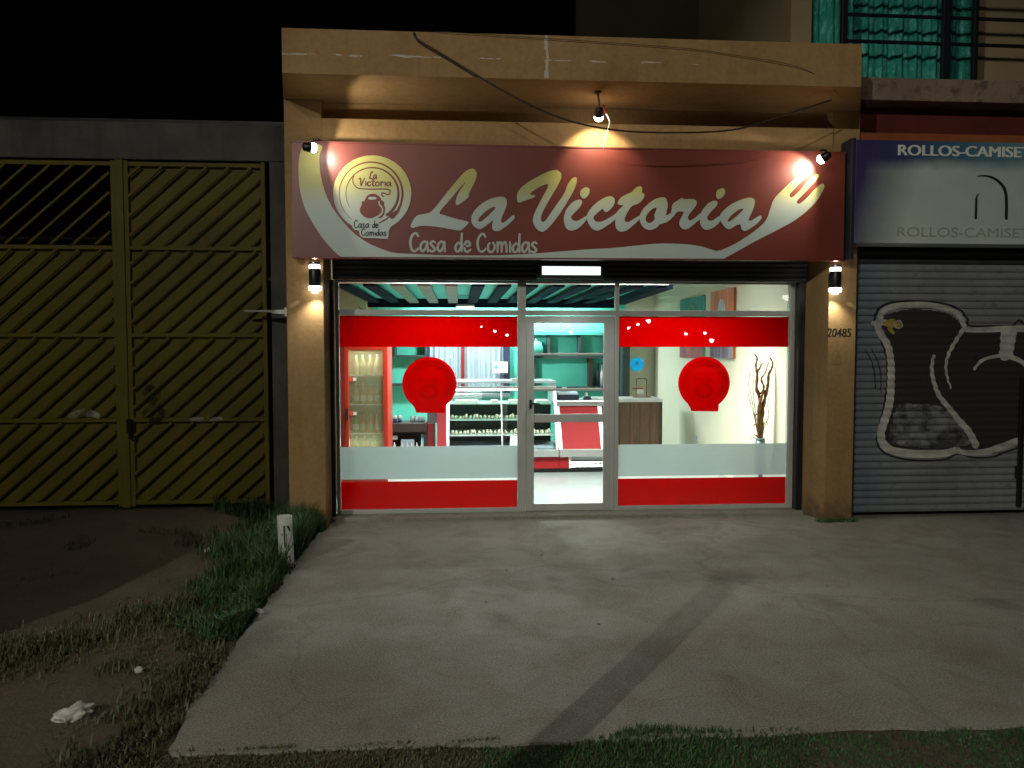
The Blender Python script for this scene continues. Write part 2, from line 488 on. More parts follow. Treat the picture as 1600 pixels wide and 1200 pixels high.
def abstract_print(name, kind):
    m, nt, b = base_mat(name)
    tc = nt.nodes.new('ShaderNodeTexCoord').outputs['Object']
    sx = node(nt, 'ShaderNodeSeparateXYZ'); nt.links.new(tc, sx.inputs[0])
    nz = tex_noise(nt, tc, 4, 5)
    if kind == 0:   # plain plum arch on green
        c = ramp(nt, nz, [(.3, (.02, .10, .10)), (.7, (.07, .24, .22))])
        d = math_node(nt, 'ADD', math_node(nt, 'POWER', math_node(nt, 'DIVIDE', sx.outputs['Y'], .42), 2.0),
                      math_node(nt, 'POWER', math_node(nt, 'DIVIDE', math_node(nt, 'ADD', sx.outputs['Z'], .12), .50), 2.0))
        ring = math_node(nt, 'LESS_THAN', d, 1.0)
        c = mixcol(nt, ring, c, (.10, .20, .12))
        c = mixcol(nt, math_node(nt, 'LESS_THAN', d, .72), c, ramp(nt, nz, [(.3, (.12, .03, .06)), (.7, (.24, .07, .10))]))
        low = math_node(nt, 'LESS_THAN', math_node(nt, 'ADD', sx.outputs['Z'], math_node(nt, 'MULTIPLY', nz, .3)), -.12)
        c = mixcol(nt, low, c, ramp(nt, nz, [(.35, (.10, .05, .10)), (.65, (.48, .10, .07))]))
    else:           # grey oval on vertical orange streaks
        mp = node(nt, 'ShaderNodeMapping'); mp.inputs['Scale'].default_value = (1, 9, .6)
        nt.links.new(tc, mp.inputs['Vector'])
        s = tex_noise(nt, mp.outputs['Vector'], 1.6, 5)
        c = ramp(nt, s, [(.3, (.20, .03, .03)), (.48, (.50, .12, .045)), (.7, (.58, .26, .13))])
        d = math_node(nt, 'ADD', math_node(nt, 'POWER', math_node(nt, 'DIVIDE', sx.outputs['Y'], .2), 2.0),
                      math_node(nt, 'POWER', math_node(nt, 'DIVIDE', math_node(nt, 'SUBTRACT', sx.outputs['Z'], .02), .34), 2.0))
        c = mixcol(nt, math_node(nt, 'LESS_THAN', d, 1.0), c, ramp(nt, s, [(.35, (.10, .10, .16)), (.6, (.55, .62, .66))]))
        low = math_node(nt, 'LESS_THAN', math_node(nt, 'ADD', sx.outputs['Z'], math_node(nt, 'MULTIPLY', nz, .2)), -.16)
        c = mixcol(nt, low, c, ramp(nt, s, [(.35, (.10, .06, .13)), (.6, (.30, .22, .28)), (.75, (.6, .6, .6))]))
    nt.links.new(c, b.inputs['Base Color'])
    b.inputs['Roughness'].default_value = .6
    return m
M['art_green'] = abstract_print('green_plum_canvas', 0)
M['art_orange'] = abstract_print('orange_grey_canvas', 1)

def blade_mat(name, a, b_):
    m, nt, b = base_mat(name)
    p = pos(nt)
    c = ramp(nt, tex_noise(nt, p, 2.3, 6, .7), [(.3, a), (.7, b_)])
    c = mixcol(nt, ramp(nt, tex_noise(nt, p, 17, 4), [(.55, (0, 0, 0)), (.75, (.7, .7, .7))]), c, (.14, .12, .05))
    nt.links.new(c, b.inputs['Base Color'])
    b.inputs['Roughness'].default_value = .55
    b.inputs['Transmission Weight'].default_value = 0
    return m
M['grass'] = blade_mat('verge_grass', (.024, .068, .020), (.060, .145, .040))
M['grass_dry'] = blade_mat('thin_dry_grass', (.055, .07, .028), (.13, .135, .06))

# ------------------------------------------------------------------ mesh helpers
def bevelled_box(x0, x1, y0, y1, z0, z1, b):
    bm = bmesh.new()
    bmesh.ops.create_cube(bm, size=1)
    for v in bm.verts:
        v.co = Vector((x0 + (v.co.x + .5) * (x1 - x0), y0 + (v.co.y + .5) * (y1 - y0), z0 + (v.co.z + .5) * (z1 - z0)))
    if b:
        bmesh.ops.bevel(bm, geom=list(bm.edges), offset=b, segments=2, affect='EDGES', profile=.5)
    bm.verts.index_update()
    vs = [tuple(v.co) for v in bm.verts]
    fs = [[v.index for v in f.verts] for f in bm.faces]
    bm.free()
    return vs, fs

class MB:
    def __init__(s):
        s.v, s.f, s.m = [], [], []
    def add(s, vs, fs, mi=0):
        o = len(s.v)
        s.v += [tuple(v) for v in vs]
        s.f += [[i + o for i in f] for f in fs]
        s.m += [mi] * len(fs)
        return s
    def box(s, x0, x1, y0, y1, z0, z1, b=0.0, mi=0):
        return s.add(*bevelled_box(min(x0, x1), max(x0, x1), min(y0, y1), max(y0, y1), min(z0, z1), max(z0, z1), b), mi)
    def prism(s, poly, axis, a, b, mi=0):
        """Polygon in the two other axes, extruded along axis from a to b."""
        n = len(poly)
        def P(p, t):
            return (t, p[0], p[1]) if axis == 'x' else (p[0], t, p[1]) if axis == 'y' else (p[0], p[1], t)
        vs = [P(p, a) for p in poly] + [P(p, b) for p in poly]
        fs = [list(range(n))[::-1], list(range(n, 2 * n))] + [[i, (i + 1) % n, n + (i + 1) % n, n + i] for i in range(n)]
        return s.add(vs, fs, mi)
    def tube(s, pts, r, n=8, caps=True, mi=0):
        pts = [Vector(p) for p in pts]
        rs = r if isinstance(r, (list, tuple)) else [r] * len(pts)
        vs, fs = [], []
        t0 = (pts[1] - pts[0]).normalized()
        ref = Vector((0, 0, 1)) if abs(t0.z) < .9 else Vector((1, 0, 0))
        u = t0.cross(ref).normalized()
        for i, p in enumerate(pts):
            t = (pts[min(i + 1, len(pts) - 1)] - pts[max(i - 1, 0)]).normalized()
            u = (u - t * u.dot(t)).normalized()
            w = t.cross(u)
            for k in range(n):
                a = 2 * math.pi * k / n
                vs.append(p + (u * math.cos(a) + w * math.sin(a)) * rs[i])
        for i in range(len(pts) - 1):
            for k in range(n):
                fs.append([i * n + k, i * n + (k + 1) % n, (i + 1) * n + (k + 1) % n, (i + 1) * n + k])
        if caps:
            fs.append(list(range(n))[::-1]); fs.append([(len(pts) - 1) * n + k for k in range(n)])
        return s.add(vs, fs, mi)
    def lathe(s, prof, c=(0, 0, 0), n=16, mi=0):
        vs, fs = [], []
        for r, z in prof:
            for k in range(n):
                a = 2 * math.pi * k / n
                vs.append((c[0] + r * math.cos(a), c[1] + r * math.sin(a), c[2] + z))
        for i in range(len(prof) - 1):
            for k in range(n):
                fs.append([i * n + k, i * n + (k + 1) % n, (i + 1) * n + (k + 1) % n, (i + 1) * n + k])
        fs.append(list(range(n))[::-1]); fs.append([(len(prof) - 1) * n + k for k in range(n)])
        return s.add(vs, fs, mi)
    def build(s, name, mats, parent=None, smooth=False):
        me = bpy.data.meshes.new(name)
        me.from_pydata(s.v, [], s.f)
        return link(name, me, mats, parent, smooth, s.m)

def link(name, me, mats, parent=None, smooth=False, mi=None):
    for m in (mats if isinstance(mats, (list, tuple)) else [mats]):
        me.materials.append(m)
    if mi and any(mi):
        me.polygons.foreach_set('material_index', mi)
    bm = bmesh.new(); bm.from_mesh(me)
    bmesh.ops.recalc_face_normals(bm, faces=bm.faces)
    bm.to_mesh(me); bm.free()
    if smooth:
        me.polygons.foreach_set('use_smooth', [True] * len(me.polygons))
    me.update()
    o = bpy.data.objects.new(name, me)
    C.objects.link(o)
    if parent is not None:
        attach(o, parent)
    return o

BASE = {}
def attach(o, parent):
    o.parent = parent
    o.matrix_parent_inverse = Matrix.Translation(-BASE.get(parent.name, Vector((0, 0, 0))))

def thing(name, label, cat, loc=(0, 0, 0), group=None):
    o = bpy.data.objects.new(name, None)
    C.objects.link(o)
    o.location = loc
    o.empty_display_size = .1
    BASE[o.name] = Vector(loc)
    return tag(o, label, cat, group)

def tag(o, label, cat, group=None):
    o['label'] = label
    o['category'] = cat
    if group:
        o['group'] = group
    return o

def struct(o, label=None):
    o['kind'] = 'structure'
    if label:
        o['label'] = label
    return o

def copy_tree(o, parent=None):
    c = o.copy()
    C.objects.link(c)
    if o.name in BASE:
        BASE[c.name] = BASE[o.name].copy()
    if parent is not None:
        c.parent = parent
        c.matrix_parent_inverse = o.matrix_parent_inverse.copy()
    for ch in list(o.children):
        copy_tree(ch, c)
    return c

def catmull(pts, per=6):
    out = []
    n = len(pts)
    for i in range(n - 1):
        p0, p1, p2, p3 = pts[max(i - 1, 0)], pts[i], pts[i + 1], pts[min(i + 2, n - 1)]
        for k in range(per):
            t = k / per
            out.append(tuple(.5 * (2 * b + (c - a) * t + (2 * a - 5 * b + 4 * c - d) * t * t + (-a + 3 * b - 3 * c + d) * t ** 3) for a, b, c, d in zip(p0, p1, p2, p3)))
    out.append(tuple(pts[-1]))
    return out

def chaikin(poly, it=2):
    for _ in range(it):
        out = []
        n = len(poly)
        for i in range(n):
            a, b = poly[i], poly[(i + 1) % n]
            out.append((a[0] * .78 + b[0] * .22, a[1] * .78 + b[1] * .22))
            out.append((a[0] * .22 + b[0] * .78, a[1] * .22 + b[1] * .78))
        poly = out
    return poly

def flat_shape(name, polys, y, mat, parent, depth=.002, smooth_it=2):
    """Filled outline(s) in the XZ plane, holes by even-odd, standing proud of y towards the street."""
    cu = bpy.data.curves.new(name, 'CURVE')
    cu.dimensions = '2D'
    cu.fill_mode = 'BOTH'
    cu.extrude = depth / 2
    for poly in polys:
        poly = chaikin([tuple(p) for p in poly], smooth_it) if smooth_it else poly
        sp = cu.splines.new('POLY')
        sp.points.add(len(poly) - 1)
        for q, (x, z) in zip(sp.points, poly):
            q.co = (x, z, 0, 1)
        sp.use_cyclic_u = True
    return from_curve(name, cu, y, mat, parent, depth)

def from_curve(name, cu, y, mat, parent, depth, fit=None):
    t = bpy.data.objects.new('outline', cu)
    C.objects.link(t)
    dg = bpy.context.evaluated_depsgraph_get()
    me = bpy.data.meshes.new_from_object(t.evaluated_get(dg))
    bpy.data.objects.remove(t)
    bpy.data.curves.remove(cu)
    if fit:
        x0, z0, w, h = fit
        xs = [v.co.x for v in me.vertices]; ys = [v.co.y for v in me.vertices]
        ax, bx, ay, by = min(xs), max(xs), min(ys), max(ys)
        for v in me.vertices:
            v.co.x = x0 + (v.co.x - ax) / (bx - ax) * w
            v.co.y = z0 + (v.co.y - ay) / (by - ay) * h
    for v in me.vertices:
        v.co = Vector((v.co.x, y - depth / 2 - v.co.z, v.co.y))
    me.name = name
    me.materials.clear()
    return link(name, me, mat, parent)

def text_shape(name, body, x, z, w, h, y, mat, parent, bold=.0, shear=0, depth=.002):
    cu = bpy.data.curves.new(name, 'FONT')
    cu.body = body
    cu.size = 1
    cu.offset = bold
    cu.shear = shear
    cu.extrude = depth / 2
    return from_curve(name, cu, y, mat, parent, depth, (x, z, w, h))

def ribbon(mb, pts, widths, y, per=6, surf=None, mi=0):
    """Painted stroke in the XZ plane with round ends; surf(z) bends it onto a ribbed surface."""
    p = catmull([tuple(q) for q in pts], per) if len(pts) > 2 else [tuple(pts[0]), tuple(pts[1])]
    if surf:   # sample finely enough to follow the ribs
        q = [p[0]]
        for a, b in zip(p, p[1:]):
            L = math.hypot(b[0] - a[0], b[1] - a[1]); n = max(1, int(L / .012))
            q += [(a[0] + (b[0] - a[0]) * k / n, a[1] + (b[1] - a[1]) * k / n) for k in range(1, n + 1)]
        p = q
    n = len(p)
    def wd(t):
        k = t * (len(widths) - 1); i = min(int(k), len(widths) - 2); f = k - i
        return widths[i] * (1 - f) + widths[i + 1] * f
    cross = 5 if surf else 1
    vs, fs = [], []
    for i, (x, z) in enumerate(p):
        a, b = p[max(i - 1, 0)], p[min(i + 1, n - 1)]
        dx, dz = b[0] - a[0], b[1] - a[1]
        L = math.hypot(dx, dz) or 1
        nx, nz = -dz / L, dx / L
        h = wd(i / max(1, n - 1)) / 2
        for k in range(cross + 1):
            t = -1 + 2 * k / cross
            X, Z = x + nx * h * t, z + nz * h * t
            vs.append((X, (surf(Z) if surf else 0) + y, Z))
    c1 = cross + 1
    for i in range(n - 1):
        for k in range(cross):
            fs.append([i * c1 + k, i * c1 + k + 1, (i + 1) * c1 + k + 1, (i + 1) * c1 + k])
    for e in (0, n - 1):
        x, z = p[e]; q = p[1] if e == 0 else p[n - 2]
        ang = math.atan2(z - q[1], x - q[0]); h = wd(0 if e == 0 else 1) / 2
        o = len(vs); vs.append((x, (surf(z) if surf else 0) + y, z))
        for k in range(7):
            a = ang - math.pi / 2 + math.pi * k / 6
            X, Z = x + math.cos(a) * h, z + math.sin(a) * h
            vs.append((X, (surf(Z) if surf else 0) + y, Z))
        fs += [[o, o + k + 1, o + k + 2] for k in range(6)]
    mb.add(vs, fs, mi)

GLYPH = {
 'C': (.52, [[(.44, .84), (.32, 1), (.14, .86), (.04, .5), (.11, .12), (.28, .02), (.45, .18)]]),
 'a': (.48, [[(.36, .46), (.24, .56), (.08, .4), (.05, .14), (.18, .03), (.34, .28), (.38, .5)], [(.39, .54), (.42, .02)]]),
 's': (.40, [[(.32, .50), (.19, .57), (.08, .44), (.2, .28), (.3, .14), (.17, .01), (.03, .08)]]),
 'd': (.48, [[(.36, .34), (.22, .5), (.06, .28), (.1, .05), (.24, .05), (.36, .3)], [(.40, 1), (.38, .5), (.39, .02)]]),
 'e': (.44, [[(.06, .3), (.34, .36), (.3, .53), (.16, .56), (.05, .32), (.1, .06), (.24, .01), (.38, .13)]]),
 'o': (.48, [[(.22, .56), (.06, .38), (.08, .08), (.24, .01), (.38, .2), (.36, .46), (.22, .56)]]),
 'm': (.62, [[(.05, .56), (.07, .3), (.06, .02)], [(.07, .36), (.2, .56), (.27, .4), (.27, .02)], [(.28, .36), (.42, .56), (.5, .4), (.52, .02)]]),
 'i': (.17, [[(.07, .56), (.09, .3), (.08, .02)]]),
 'L': (.56, [[(.46, .82), (.42, 1), (.3, .8), (.12, .08), (.3, .08), (.5, .02)]]),
 'V': (.56, [[(.04, .9), (.16, 1), (.18, .5), (.2, .03), (.36, .5), (.52, .98)]]),
 'c': (.40, [[(.32, .46), (.2, .56), (.06, .34), (.1, .05), (.24, .01), (.36, .14)]]),
 't': (.34, [[(.18, .95), (.14, .5), (.14, .06), (.3, .06)], [(.02, .6), (.32, .62)]]),
 'r': (.38, [[(.06, .56), (.08, .02)], [(.09, .36), (.2, .56), (.34, .5)]]),
}
def hand_word(mb, word, x, z, w, h, y, stroke):
    tot = sum(GLYPH[c][0] for c in word)
    u = x
    step = 0
    for c in word:
        adv, strokes = GLYPH[c]
        for st in strokes:
            ribbon(mb, [(u + px / adv * adv * w / tot, z + pz * h) for px, pz in st], (stroke * .8, stroke, stroke * .8), y - step * .0004, 5)
            step = (step + 1) % 4
        u += adv * w / tot

# ------------------------------------------------------------------ outlines of the lettering and graffiti, in metres (x, z)
LETTERS = {'L':[[[-0.48,3.1],[-0.431,3.191],[-0.389,3.217],[-0.293,3.23],[-0.251,3.258],[-0.118,3.428],[0.016,3.591],[0.088,3.664],[0.155,3.689],[0.191,3.653],[0.191,3.594],[0.16,3.521],[0.112,3.437],[0.112,3.395],[0.015,3.322],[-0.015,3.315],[-0.025,3.345],[0.003,3.435],[0.064,3.52],[0.086,3.556],[0.015,3.483],[-0.082,3.362],[-0.203,3.231],[-0.131,3.212],[-0.01,3.177],[0.099,3.155],[0.117,3.143],[0.038,3.064],[-0.01,3.063],[-0.131,3.086],[-0.252,3.103],[-0.372,3.107],[-0.456,3.08]]],'a':[[[0.133,3.185],[0.16,3.257],[0.233,3.33],[0.33,3.386],[0.415,3.407],[0.476,3.403],[0.498,3.37],[0.494,3.31],[0.451,3.213],[0.434,3.164],[0.451,3.14],[0.5,3.171],[0.561,3.229],[0.579,3.214],[0.573,3.184],[0.5,3.117],[0.427,3.065],[0.378,3.055],[0.348,3.079],[0.345,3.127],[0.366,3.176],[0.305,3.127],[0.232,3.075],[0.184,3.087],[0.141,3.131]],[[0.202,3.156],[0.232,3.148],[0.305,3.211],[0.366,3.272],[0.391,3.305],[0.342,3.298],[0.269,3.247],[0.214,3.192]]],'V':[[[0.604,3.359],[0.595,3.419],[0.622,3.48],[0.695,3.547],[0.817,3.615],[0.915,3.665],[1.001,3.686],[1.05,3.655],[1.054,3.607],[1.014,3.521],[0.916,3.363],[0.852,3.242],[0.84,3.181],[0.861,3.152],[0.892,3.169],[0.965,3.279],[1.088,3.45],[1.112,3.535],[1.161,3.602],[1.204,3.617],[1.215,3.579],[1.186,3.488],[1.137,3.402],[1.064,3.28],[0.966,3.146],[0.892,3.07],[0.855,3.053],[0.8,3.081],[0.757,3.156],[0.769,3.229],[0.842,3.374],[0.91,3.496],[0.922,3.547],[0.842,3.519],[0.757,3.464],[0.726,3.427],[0.787,3.43],[0.781,3.404],[0.671,3.366],[0.616,3.345]]],'i':[[[1.076,3.196],[1.093,3.269],[1.138,3.334],[1.187,3.375],[1.244,3.392],[1.269,3.372],[1.261,3.335],[1.212,3.278],[1.163,3.229],[1.149,3.205],[1.171,3.177],[1.212,3.167],[1.262,3.194],[1.317,3.233],[1.321,3.195],[1.27,3.133],[1.221,3.091],[1.163,3.07],[1.114,3.081],[1.085,3.131]]],'dot':[[[1.242,3.44],[1.248,3.476],[1.277,3.505],[1.314,3.515],[1.341,3.498],[1.344,3.466],[1.326,3.425],[1.294,3.398],[1.265,3.4]]],'c':[[[1.313,3.223],[1.335,3.272],[1.376,3.325],[1.442,3.38],[1.508,3.417],[1.566,3.43],[1.604,3.405],[1.601,3.348],[1.567,3.297],[1.517,3.26],[1.492,3.272],[1.48,3.302],[1.435,3.265],[1.389,3.224],[1.38,3.199],[1.402,3.169],[1.452,3.162],[1.509,3.185],[1.584,3.23],[1.629,3.267],[1.619,3.196],[1.551,3.144],[1.469,3.089],[1.419,3.072],[1.369,3.092],[1.334,3.142],[1.316,3.19]]],'t':[[[1.623,3.267],[1.666,3.308],[1.699,3.338],[1.633,3.34],[1.635,3.373],[1.674,3.423],[1.74,3.455],[1.781,3.469],[1.814,3.513],[1.864,3.535],[1.89,3.518],[1.881,3.465],[1.912,3.453],[1.908,3.417],[1.857,3.355],[1.782,3.334],[1.741,3.277],[1.708,3.211],[1.707,3.175],[1.742,3.161],[1.792,3.192],[1.87,3.241],[1.868,3.198],[1.8,3.137],[1.726,3.076],[1.668,3.063],[1.625,3.088],[1.608,3.137],[1.612,3.194]]],'o':[[[1.86,3.197],[1.866,3.246],[1.899,3.303],[1.957,3.36],[2.023,3.406],[2.098,3.426],[2.138,3.415],[2.157,3.347],[2.141,3.261],[2.134,3.23],[2.19,3.269],[2.211,3.215],[2.138,3.163],[2.063,3.145],[2.051,3.116],[2.001,3.092],[1.959,3.086],[1.909,3.106],[1.875,3.148]],[[1.923,3.181],[1.931,3.238],[1.982,3.296],[2.034,3.322],[2.041,3.305],[2.012,3.239],[2.023,3.198],[1.992,3.168],[1.957,3.155]]],'r':[[[2.185,3.264],[2.2,3.311],[2.193,3.319],[2.212,3.366],[2.268,3.399],[2.305,3.422],[2.318,3.404],[2.412,3.411],[2.458,3.393],[2.459,3.351],[2.426,3.311],[2.376,3.249],[2.362,3.208],[2.39,3.185],[2.44,3.215],[2.507,3.275],[2.506,3.216],[2.441,3.158],[2.378,3.108],[2.328,3.093],[2.283,3.125],[2.274,3.171],[2.307,3.238],[2.328,3.275],[2.275,3.282],[2.238,3.266],[2.207,3.21]]],'i2':[[[2.5,3.268],[2.54,3.327],[2.59,3.377],[2.652,3.401],[2.682,3.378],[2.666,3.338],[2.591,3.264],[2.564,3.217],[2.586,3.188],[2.63,3.191],[2.71,3.252],[2.714,3.188],[2.656,3.129],[2.581,3.092],[2.53,3.103],[2.491,3.155]]],'dot2':[[[2.657,3.451],[2.666,3.5],[2.714,3.525],[2.75,3.52],[2.757,3.477],[2.734,3.434],[2.69,3.411],[2.665,3.421]]],'a2':[[[2.7,3.246],[2.755,3.311],[2.83,3.368],[2.931,3.412],[3.02,3.436],[3.074,3.414],[3.067,3.346],[3.036,3.269],[3.002,3.201],[3.024,3.189],[3.062,3.21],[3.138,3.257],[3.151,3.224],[3.101,3.165],[3.013,3.102],[2.962,3.083],[2.93,3.108],[2.926,3.157],[2.884,3.15],[2.809,3.1],[2.771,3.112],[2.725,3.161],[2.712,3.188]],[[2.777,3.186],[2.801,3.178],[2.871,3.23],[2.933,3.286],[2.961,3.322],[2.901,3.307],[2.832,3.257]]]}
FORK = [[-1.531,3.894],[-1.571,3.755],[-1.577,3.614],[-1.568,3.457],[-1.527,3.284],[-1.45,3.127],[-1.342,2.962],[-1.241,2.847],[-1.164,2.778],[-0.614,2.775],[0.288,2.775],[1.206,2.78],[2.071,2.786],[2.725,2.795],[2.731,2.79],[2.889,2.875],[3.078,2.982],[3.269,3.077],[3.485,3.19],[3.637,3.304],[3.738,3.41],[3.807,3.529],[3.812,3.578],[3.78,3.59],[3.698,3.515],[3.622,3.43],[3.546,3.369],[3.516,3.386],[3.526,3.413],[3.608,3.495],[3.746,3.645],[3.752,3.678],[3.72,3.685],[3.644,3.625],[3.537,3.494],[3.468,3.435],[3.439,3.449],[3.441,3.474],[3.517,3.555],[3.645,3.696],[3.647,3.73],[3.613,3.742],[3.54,3.675],[3.414,3.56],[3.301,3.454],[3.263,3.398],[3.239,3.323],[3.203,3.212],[3.152,3.15],[3.039,3.062],[2.887,2.962],[2.691,2.873],[2.608,2.897],[2.507,2.927],[2.355,2.947],[2.128,2.953],[2.002,2.947],[1.603,2.901],[1.337,2.886],[1.087,2.864],[0.719,2.832],[0.353,2.814],[-0.132,2.812],[-0.422,2.822],[-0.646,2.83],[-0.773,2.872],[-0.9,2.927],[-1.042,3.021],[-1.182,3.178],[-1.275,3.319],[-1.336,3.476],[-1.37,3.649],[-1.37,3.79],[-1.328,3.897]]
BADGE = [[-1.06,3.101],[-1.084,3.117],[-1.107,3.134],[-1.128,3.153],[-1.148,3.174],[-1.166,3.196],[-1.182,3.22],[-1.196,3.244],[-1.208,3.27],[-1.218,3.296],[-1.226,3.323],[-1.232,3.351],[-1.236,3.379],[-1.237,3.407],[-1.237,3.435],[-1.234,3.464],[-1.229,3.492],[-1.222,3.519],[-1.212,3.546],[-1.201,3.573],[-1.187,3.598],[-1.172,3.623],[-1.155,3.646],[-1.136,3.668],[-1.116,3.689],[-1.094,3.708],[-1.07,3.725],[-1.046,3.741],[-1.02,3.755],[-0.993,3.767],[-0.965,3.777],[-0.937,3.785],[-0.909,3.791],[-0.879,3.794],[-0.85,3.796],[-0.821,3.796],[-0.792,3.793],[-0.763,3.788],[-0.735,3.781],[-0.707,3.772],[-0.681,3.761],[-0.655,3.748],[-0.63,3.734],[-0.607,3.717],[-0.585,3.699],[-0.564,3.679],[-0.546,3.657],[-0.528,3.634],[-0.513,3.61],[-0.5,3.585],[-0.489,3.559],[-0.48,3.532],[-0.473,3.505],[-0.468,3.477],[-0.465,3.448],[-0.465,3.42],[-0.467,3.391],[-0.471,3.363],[-0.477,3.335],[-0.486,3.307],[-0.496,3.28],[-0.509,3.254],[-0.524,3.229],[-0.54,3.205],[-0.559,3.183],[-0.579,3.161],[-0.6,3.141],[-0.623,3.123],[-0.648,3.107],[-0.673,3.092],[-0.692,3.048],[-0.7,2.971],[-0.825,2.976],[-0.948,2.98],[-0.977,3.002],[-0.988,3.051],[-1.036,3.059]]
BADGE_LINES = [[[[-1.057,3.162],[-1.085,3.186],[-1.109,3.213],[-1.131,3.244],[-1.149,3.276],[-1.162,3.31],[-1.172,3.346],[-1.177,3.383],[-1.178,3.42],[-1.174,3.458],[-1.166,3.494],[-1.154,3.53],[-1.137,3.563],[-1.117,3.595],[-1.094,3.624],[-1.067,3.651],[-1.037,3.674],[-1.005,3.693],[-0.971,3.708],[-0.935,3.72],[-0.899,3.727],[-0.861,3.729],[-0.824,3.728],[-0.788,3.721],[-0.752,3.711],[-0.719,3.696],[-0.687,3.677],[-0.657,3.655],[-0.631,3.629],[-0.608,3.6],[-0.589,3.569],[-0.573,3.535],[-0.562,3.499],[-0.555,3.463],[-0.552,3.425],[-0.554,3.388],[-0.561,3.351],[-0.571,3.315],[-0.586,3.28],[-0.605,3.247],[-0.627,3.216]],[0.0052,0.0139,0.0261]],[[[-1.072,3.275],[-1.087,3.301],[-1.098,3.329],[-1.106,3.358],[-1.111,3.387],[-1.112,3.417],[-1.11,3.447],[-1.104,3.477],[-1.095,3.506],[-1.082,3.533],[-1.067,3.559],[-1.048,3.583],[-1.027,3.605],[-1.003,3.625],[-0.978,3.641],[-0.95,3.655],[-0.922,3.665],[-0.892,3.672],[-0.862,3.675],[-0.832,3.675],[-0.802,3.672],[-0.772,3.665],[-0.744,3.655],[-0.717,3.641],[-0.692,3.624],[-0.67,3.605],[-0.649,3.583],[-0.632,3.559],[-0.618,3.532],[-0.606,3.505],[-0.598,3.476],[-0.594,3.446],[-0.593,3.416],[-0.596,3.386],[-0.602,3.356],[-0.612,3.327],[-0.625,3.3],[-0.641,3.274],[-0.66,3.25],[-0.682,3.228],[-0.706,3.209]],[0.0044,0.0139,0.0296]],[[[-1.032,3.593],[-1.044,3.551],[-1.031,3.505],[-0.99,3.471],[-0.914,3.464],[-0.821,3.464],[-0.728,3.467],[-0.685,3.459],[-0.675,3.434],[-0.694,3.41],[-0.724,3.42],[-0.753,3.428],[-0.758,3.407],[-0.738,3.389]],[0.0087,0.0131,0.0122]],[[[-0.679,3.205],[-0.713,3.171],[-0.756,3.145],[-0.79,3.127]],[0.0052,0.0139,0.0087]],[[[-0.662,3.197],[-0.619,3.231],[-0.585,3.261]],[0.0523,0.0401,0.0052]]]
POT = [[-0.96,3.344],[-0.932,3.34],[-0.921,3.371],[-0.897,3.405],[-0.855,3.419],[-0.809,3.413],[-0.771,3.382],[-0.761,3.352],[-0.733,3.34],[-0.737,3.306],[-0.725,3.272],[-0.734,3.221],[-0.755,3.183],[-0.789,3.176],[-0.849,3.176],[-0.908,3.177],[-0.95,3.197],[-0.977,3.235],[-0.976,3.273],[-0.957,3.307]]
POT_CUTS = [[[-0.893,3.384],[-0.813,3.387],[-0.809,3.363],[-0.889,3.356]],[[-0.796,3.339],[-0.784,3.297],[-0.756,3.276],[-0.762,3.238],[-0.789,3.204],[-0.832,3.186],[-0.861,3.176],[-0.815,3.171],[-0.764,3.204],[-0.742,3.247],[-0.75,3.289],[-0.78,3.318],[-0.779,3.348]]]
GRAF_WHITE = [[[[4.61,2.166],[4.617,2.251],[4.721,2.323],[4.957,2.348],[5.187,2.342],[5.383,2.299],[5.501,2.236],[5.566,2.126]],[0.0606,0.0642,0.0535]],[[[4.559,2.138],[4.614,2.023],[4.696,1.905],[4.736,1.735],[4.745,1.514],[4.738,1.31],[4.703,1.139],[4.657,1.003],[4.646,0.892],[4.694,0.794],[4.823,0.731],[5.091,0.702],[5.359,0.705],[5.528,0.741]],[0.0713,0.0927,0.0784]],[[[5.519,0.734],[5.664,0.709],[5.898,0.724],[6.077,0.784],[6.238,0.835],[6.4,0.886]],[0.0535,0.0784,0.082]],[[[4.532,2.144],[4.628,2.155],[4.699,2.15]],[0.0535,0.0677,0.0535]],[[[5.567,2.095],[5.482,1.964],[5.401,1.819],[5.369,1.683],[5.387,1.555],[5.436,1.426]],[0.0463,0.0392,0.0178]],[[[5.564,2.078],[5.764,2.072],[6.051,2.086],[6.448,2.083]],[0.0535,0.0677,0.0713]],[[[5.224,1.785],[5.207,1.649],[5.232,1.513],[5.295,1.358],[5.401,1.229],[5.527,1.083],[5.657,0.944],[5.742,0.796]],[0.0356,0.057,0.082]],[[[5.698,1.64],[5.775,1.73],[5.9,1.773],[6.043,1.785],[6.188,1.75],[6.299,1.681],[6.393,1.578]],[0.0285,0.0499,0.0535]],[[[6.061,2.05],[6.051,1.802]],[0.1426,0.1354,0.1426]],[[[6.124,2.05],[6.087,1.802]],[0.1069,0.1069,0.1069]]]
GRAF_BLACK = [[[[4.531,2.124],[4.552,2.242],[4.607,2.318],[4.728,2.369],[5.009,2.387],[5.328,2.359],[5.508,2.296],[5.603,2.194],[5.624,2.121],[5.87,2.116],[6.122,2.12],[6.2,2.182],[6.283,2.134],[6.446,2.128]],[0.025,0.0214,0.0214]],[[[4.527,2.124],[4.634,1.921],[4.684,1.769],[4.701,1.514],[4.672,1.242],[4.612,0.969],[4.603,0.832],[4.7,0.711],[4.914,0.647],[5.129,0.626],[5.379,0.635],[5.538,0.699],[5.719,0.656],[5.954,0.664],[6.169,0.74],[6.42,0.816]],[0.0214,0.0196,0.0196]],[[[4.443,1.854],[4.516,1.735],[4.555,1.583],[4.569,1.43]],[0.0089,0.0143,0.0107]],[[[4.516,1.862],[4.59,1.718],[4.625,1.582],[4.634,1.378]],[0.0089,0.0143,0.0107]]]
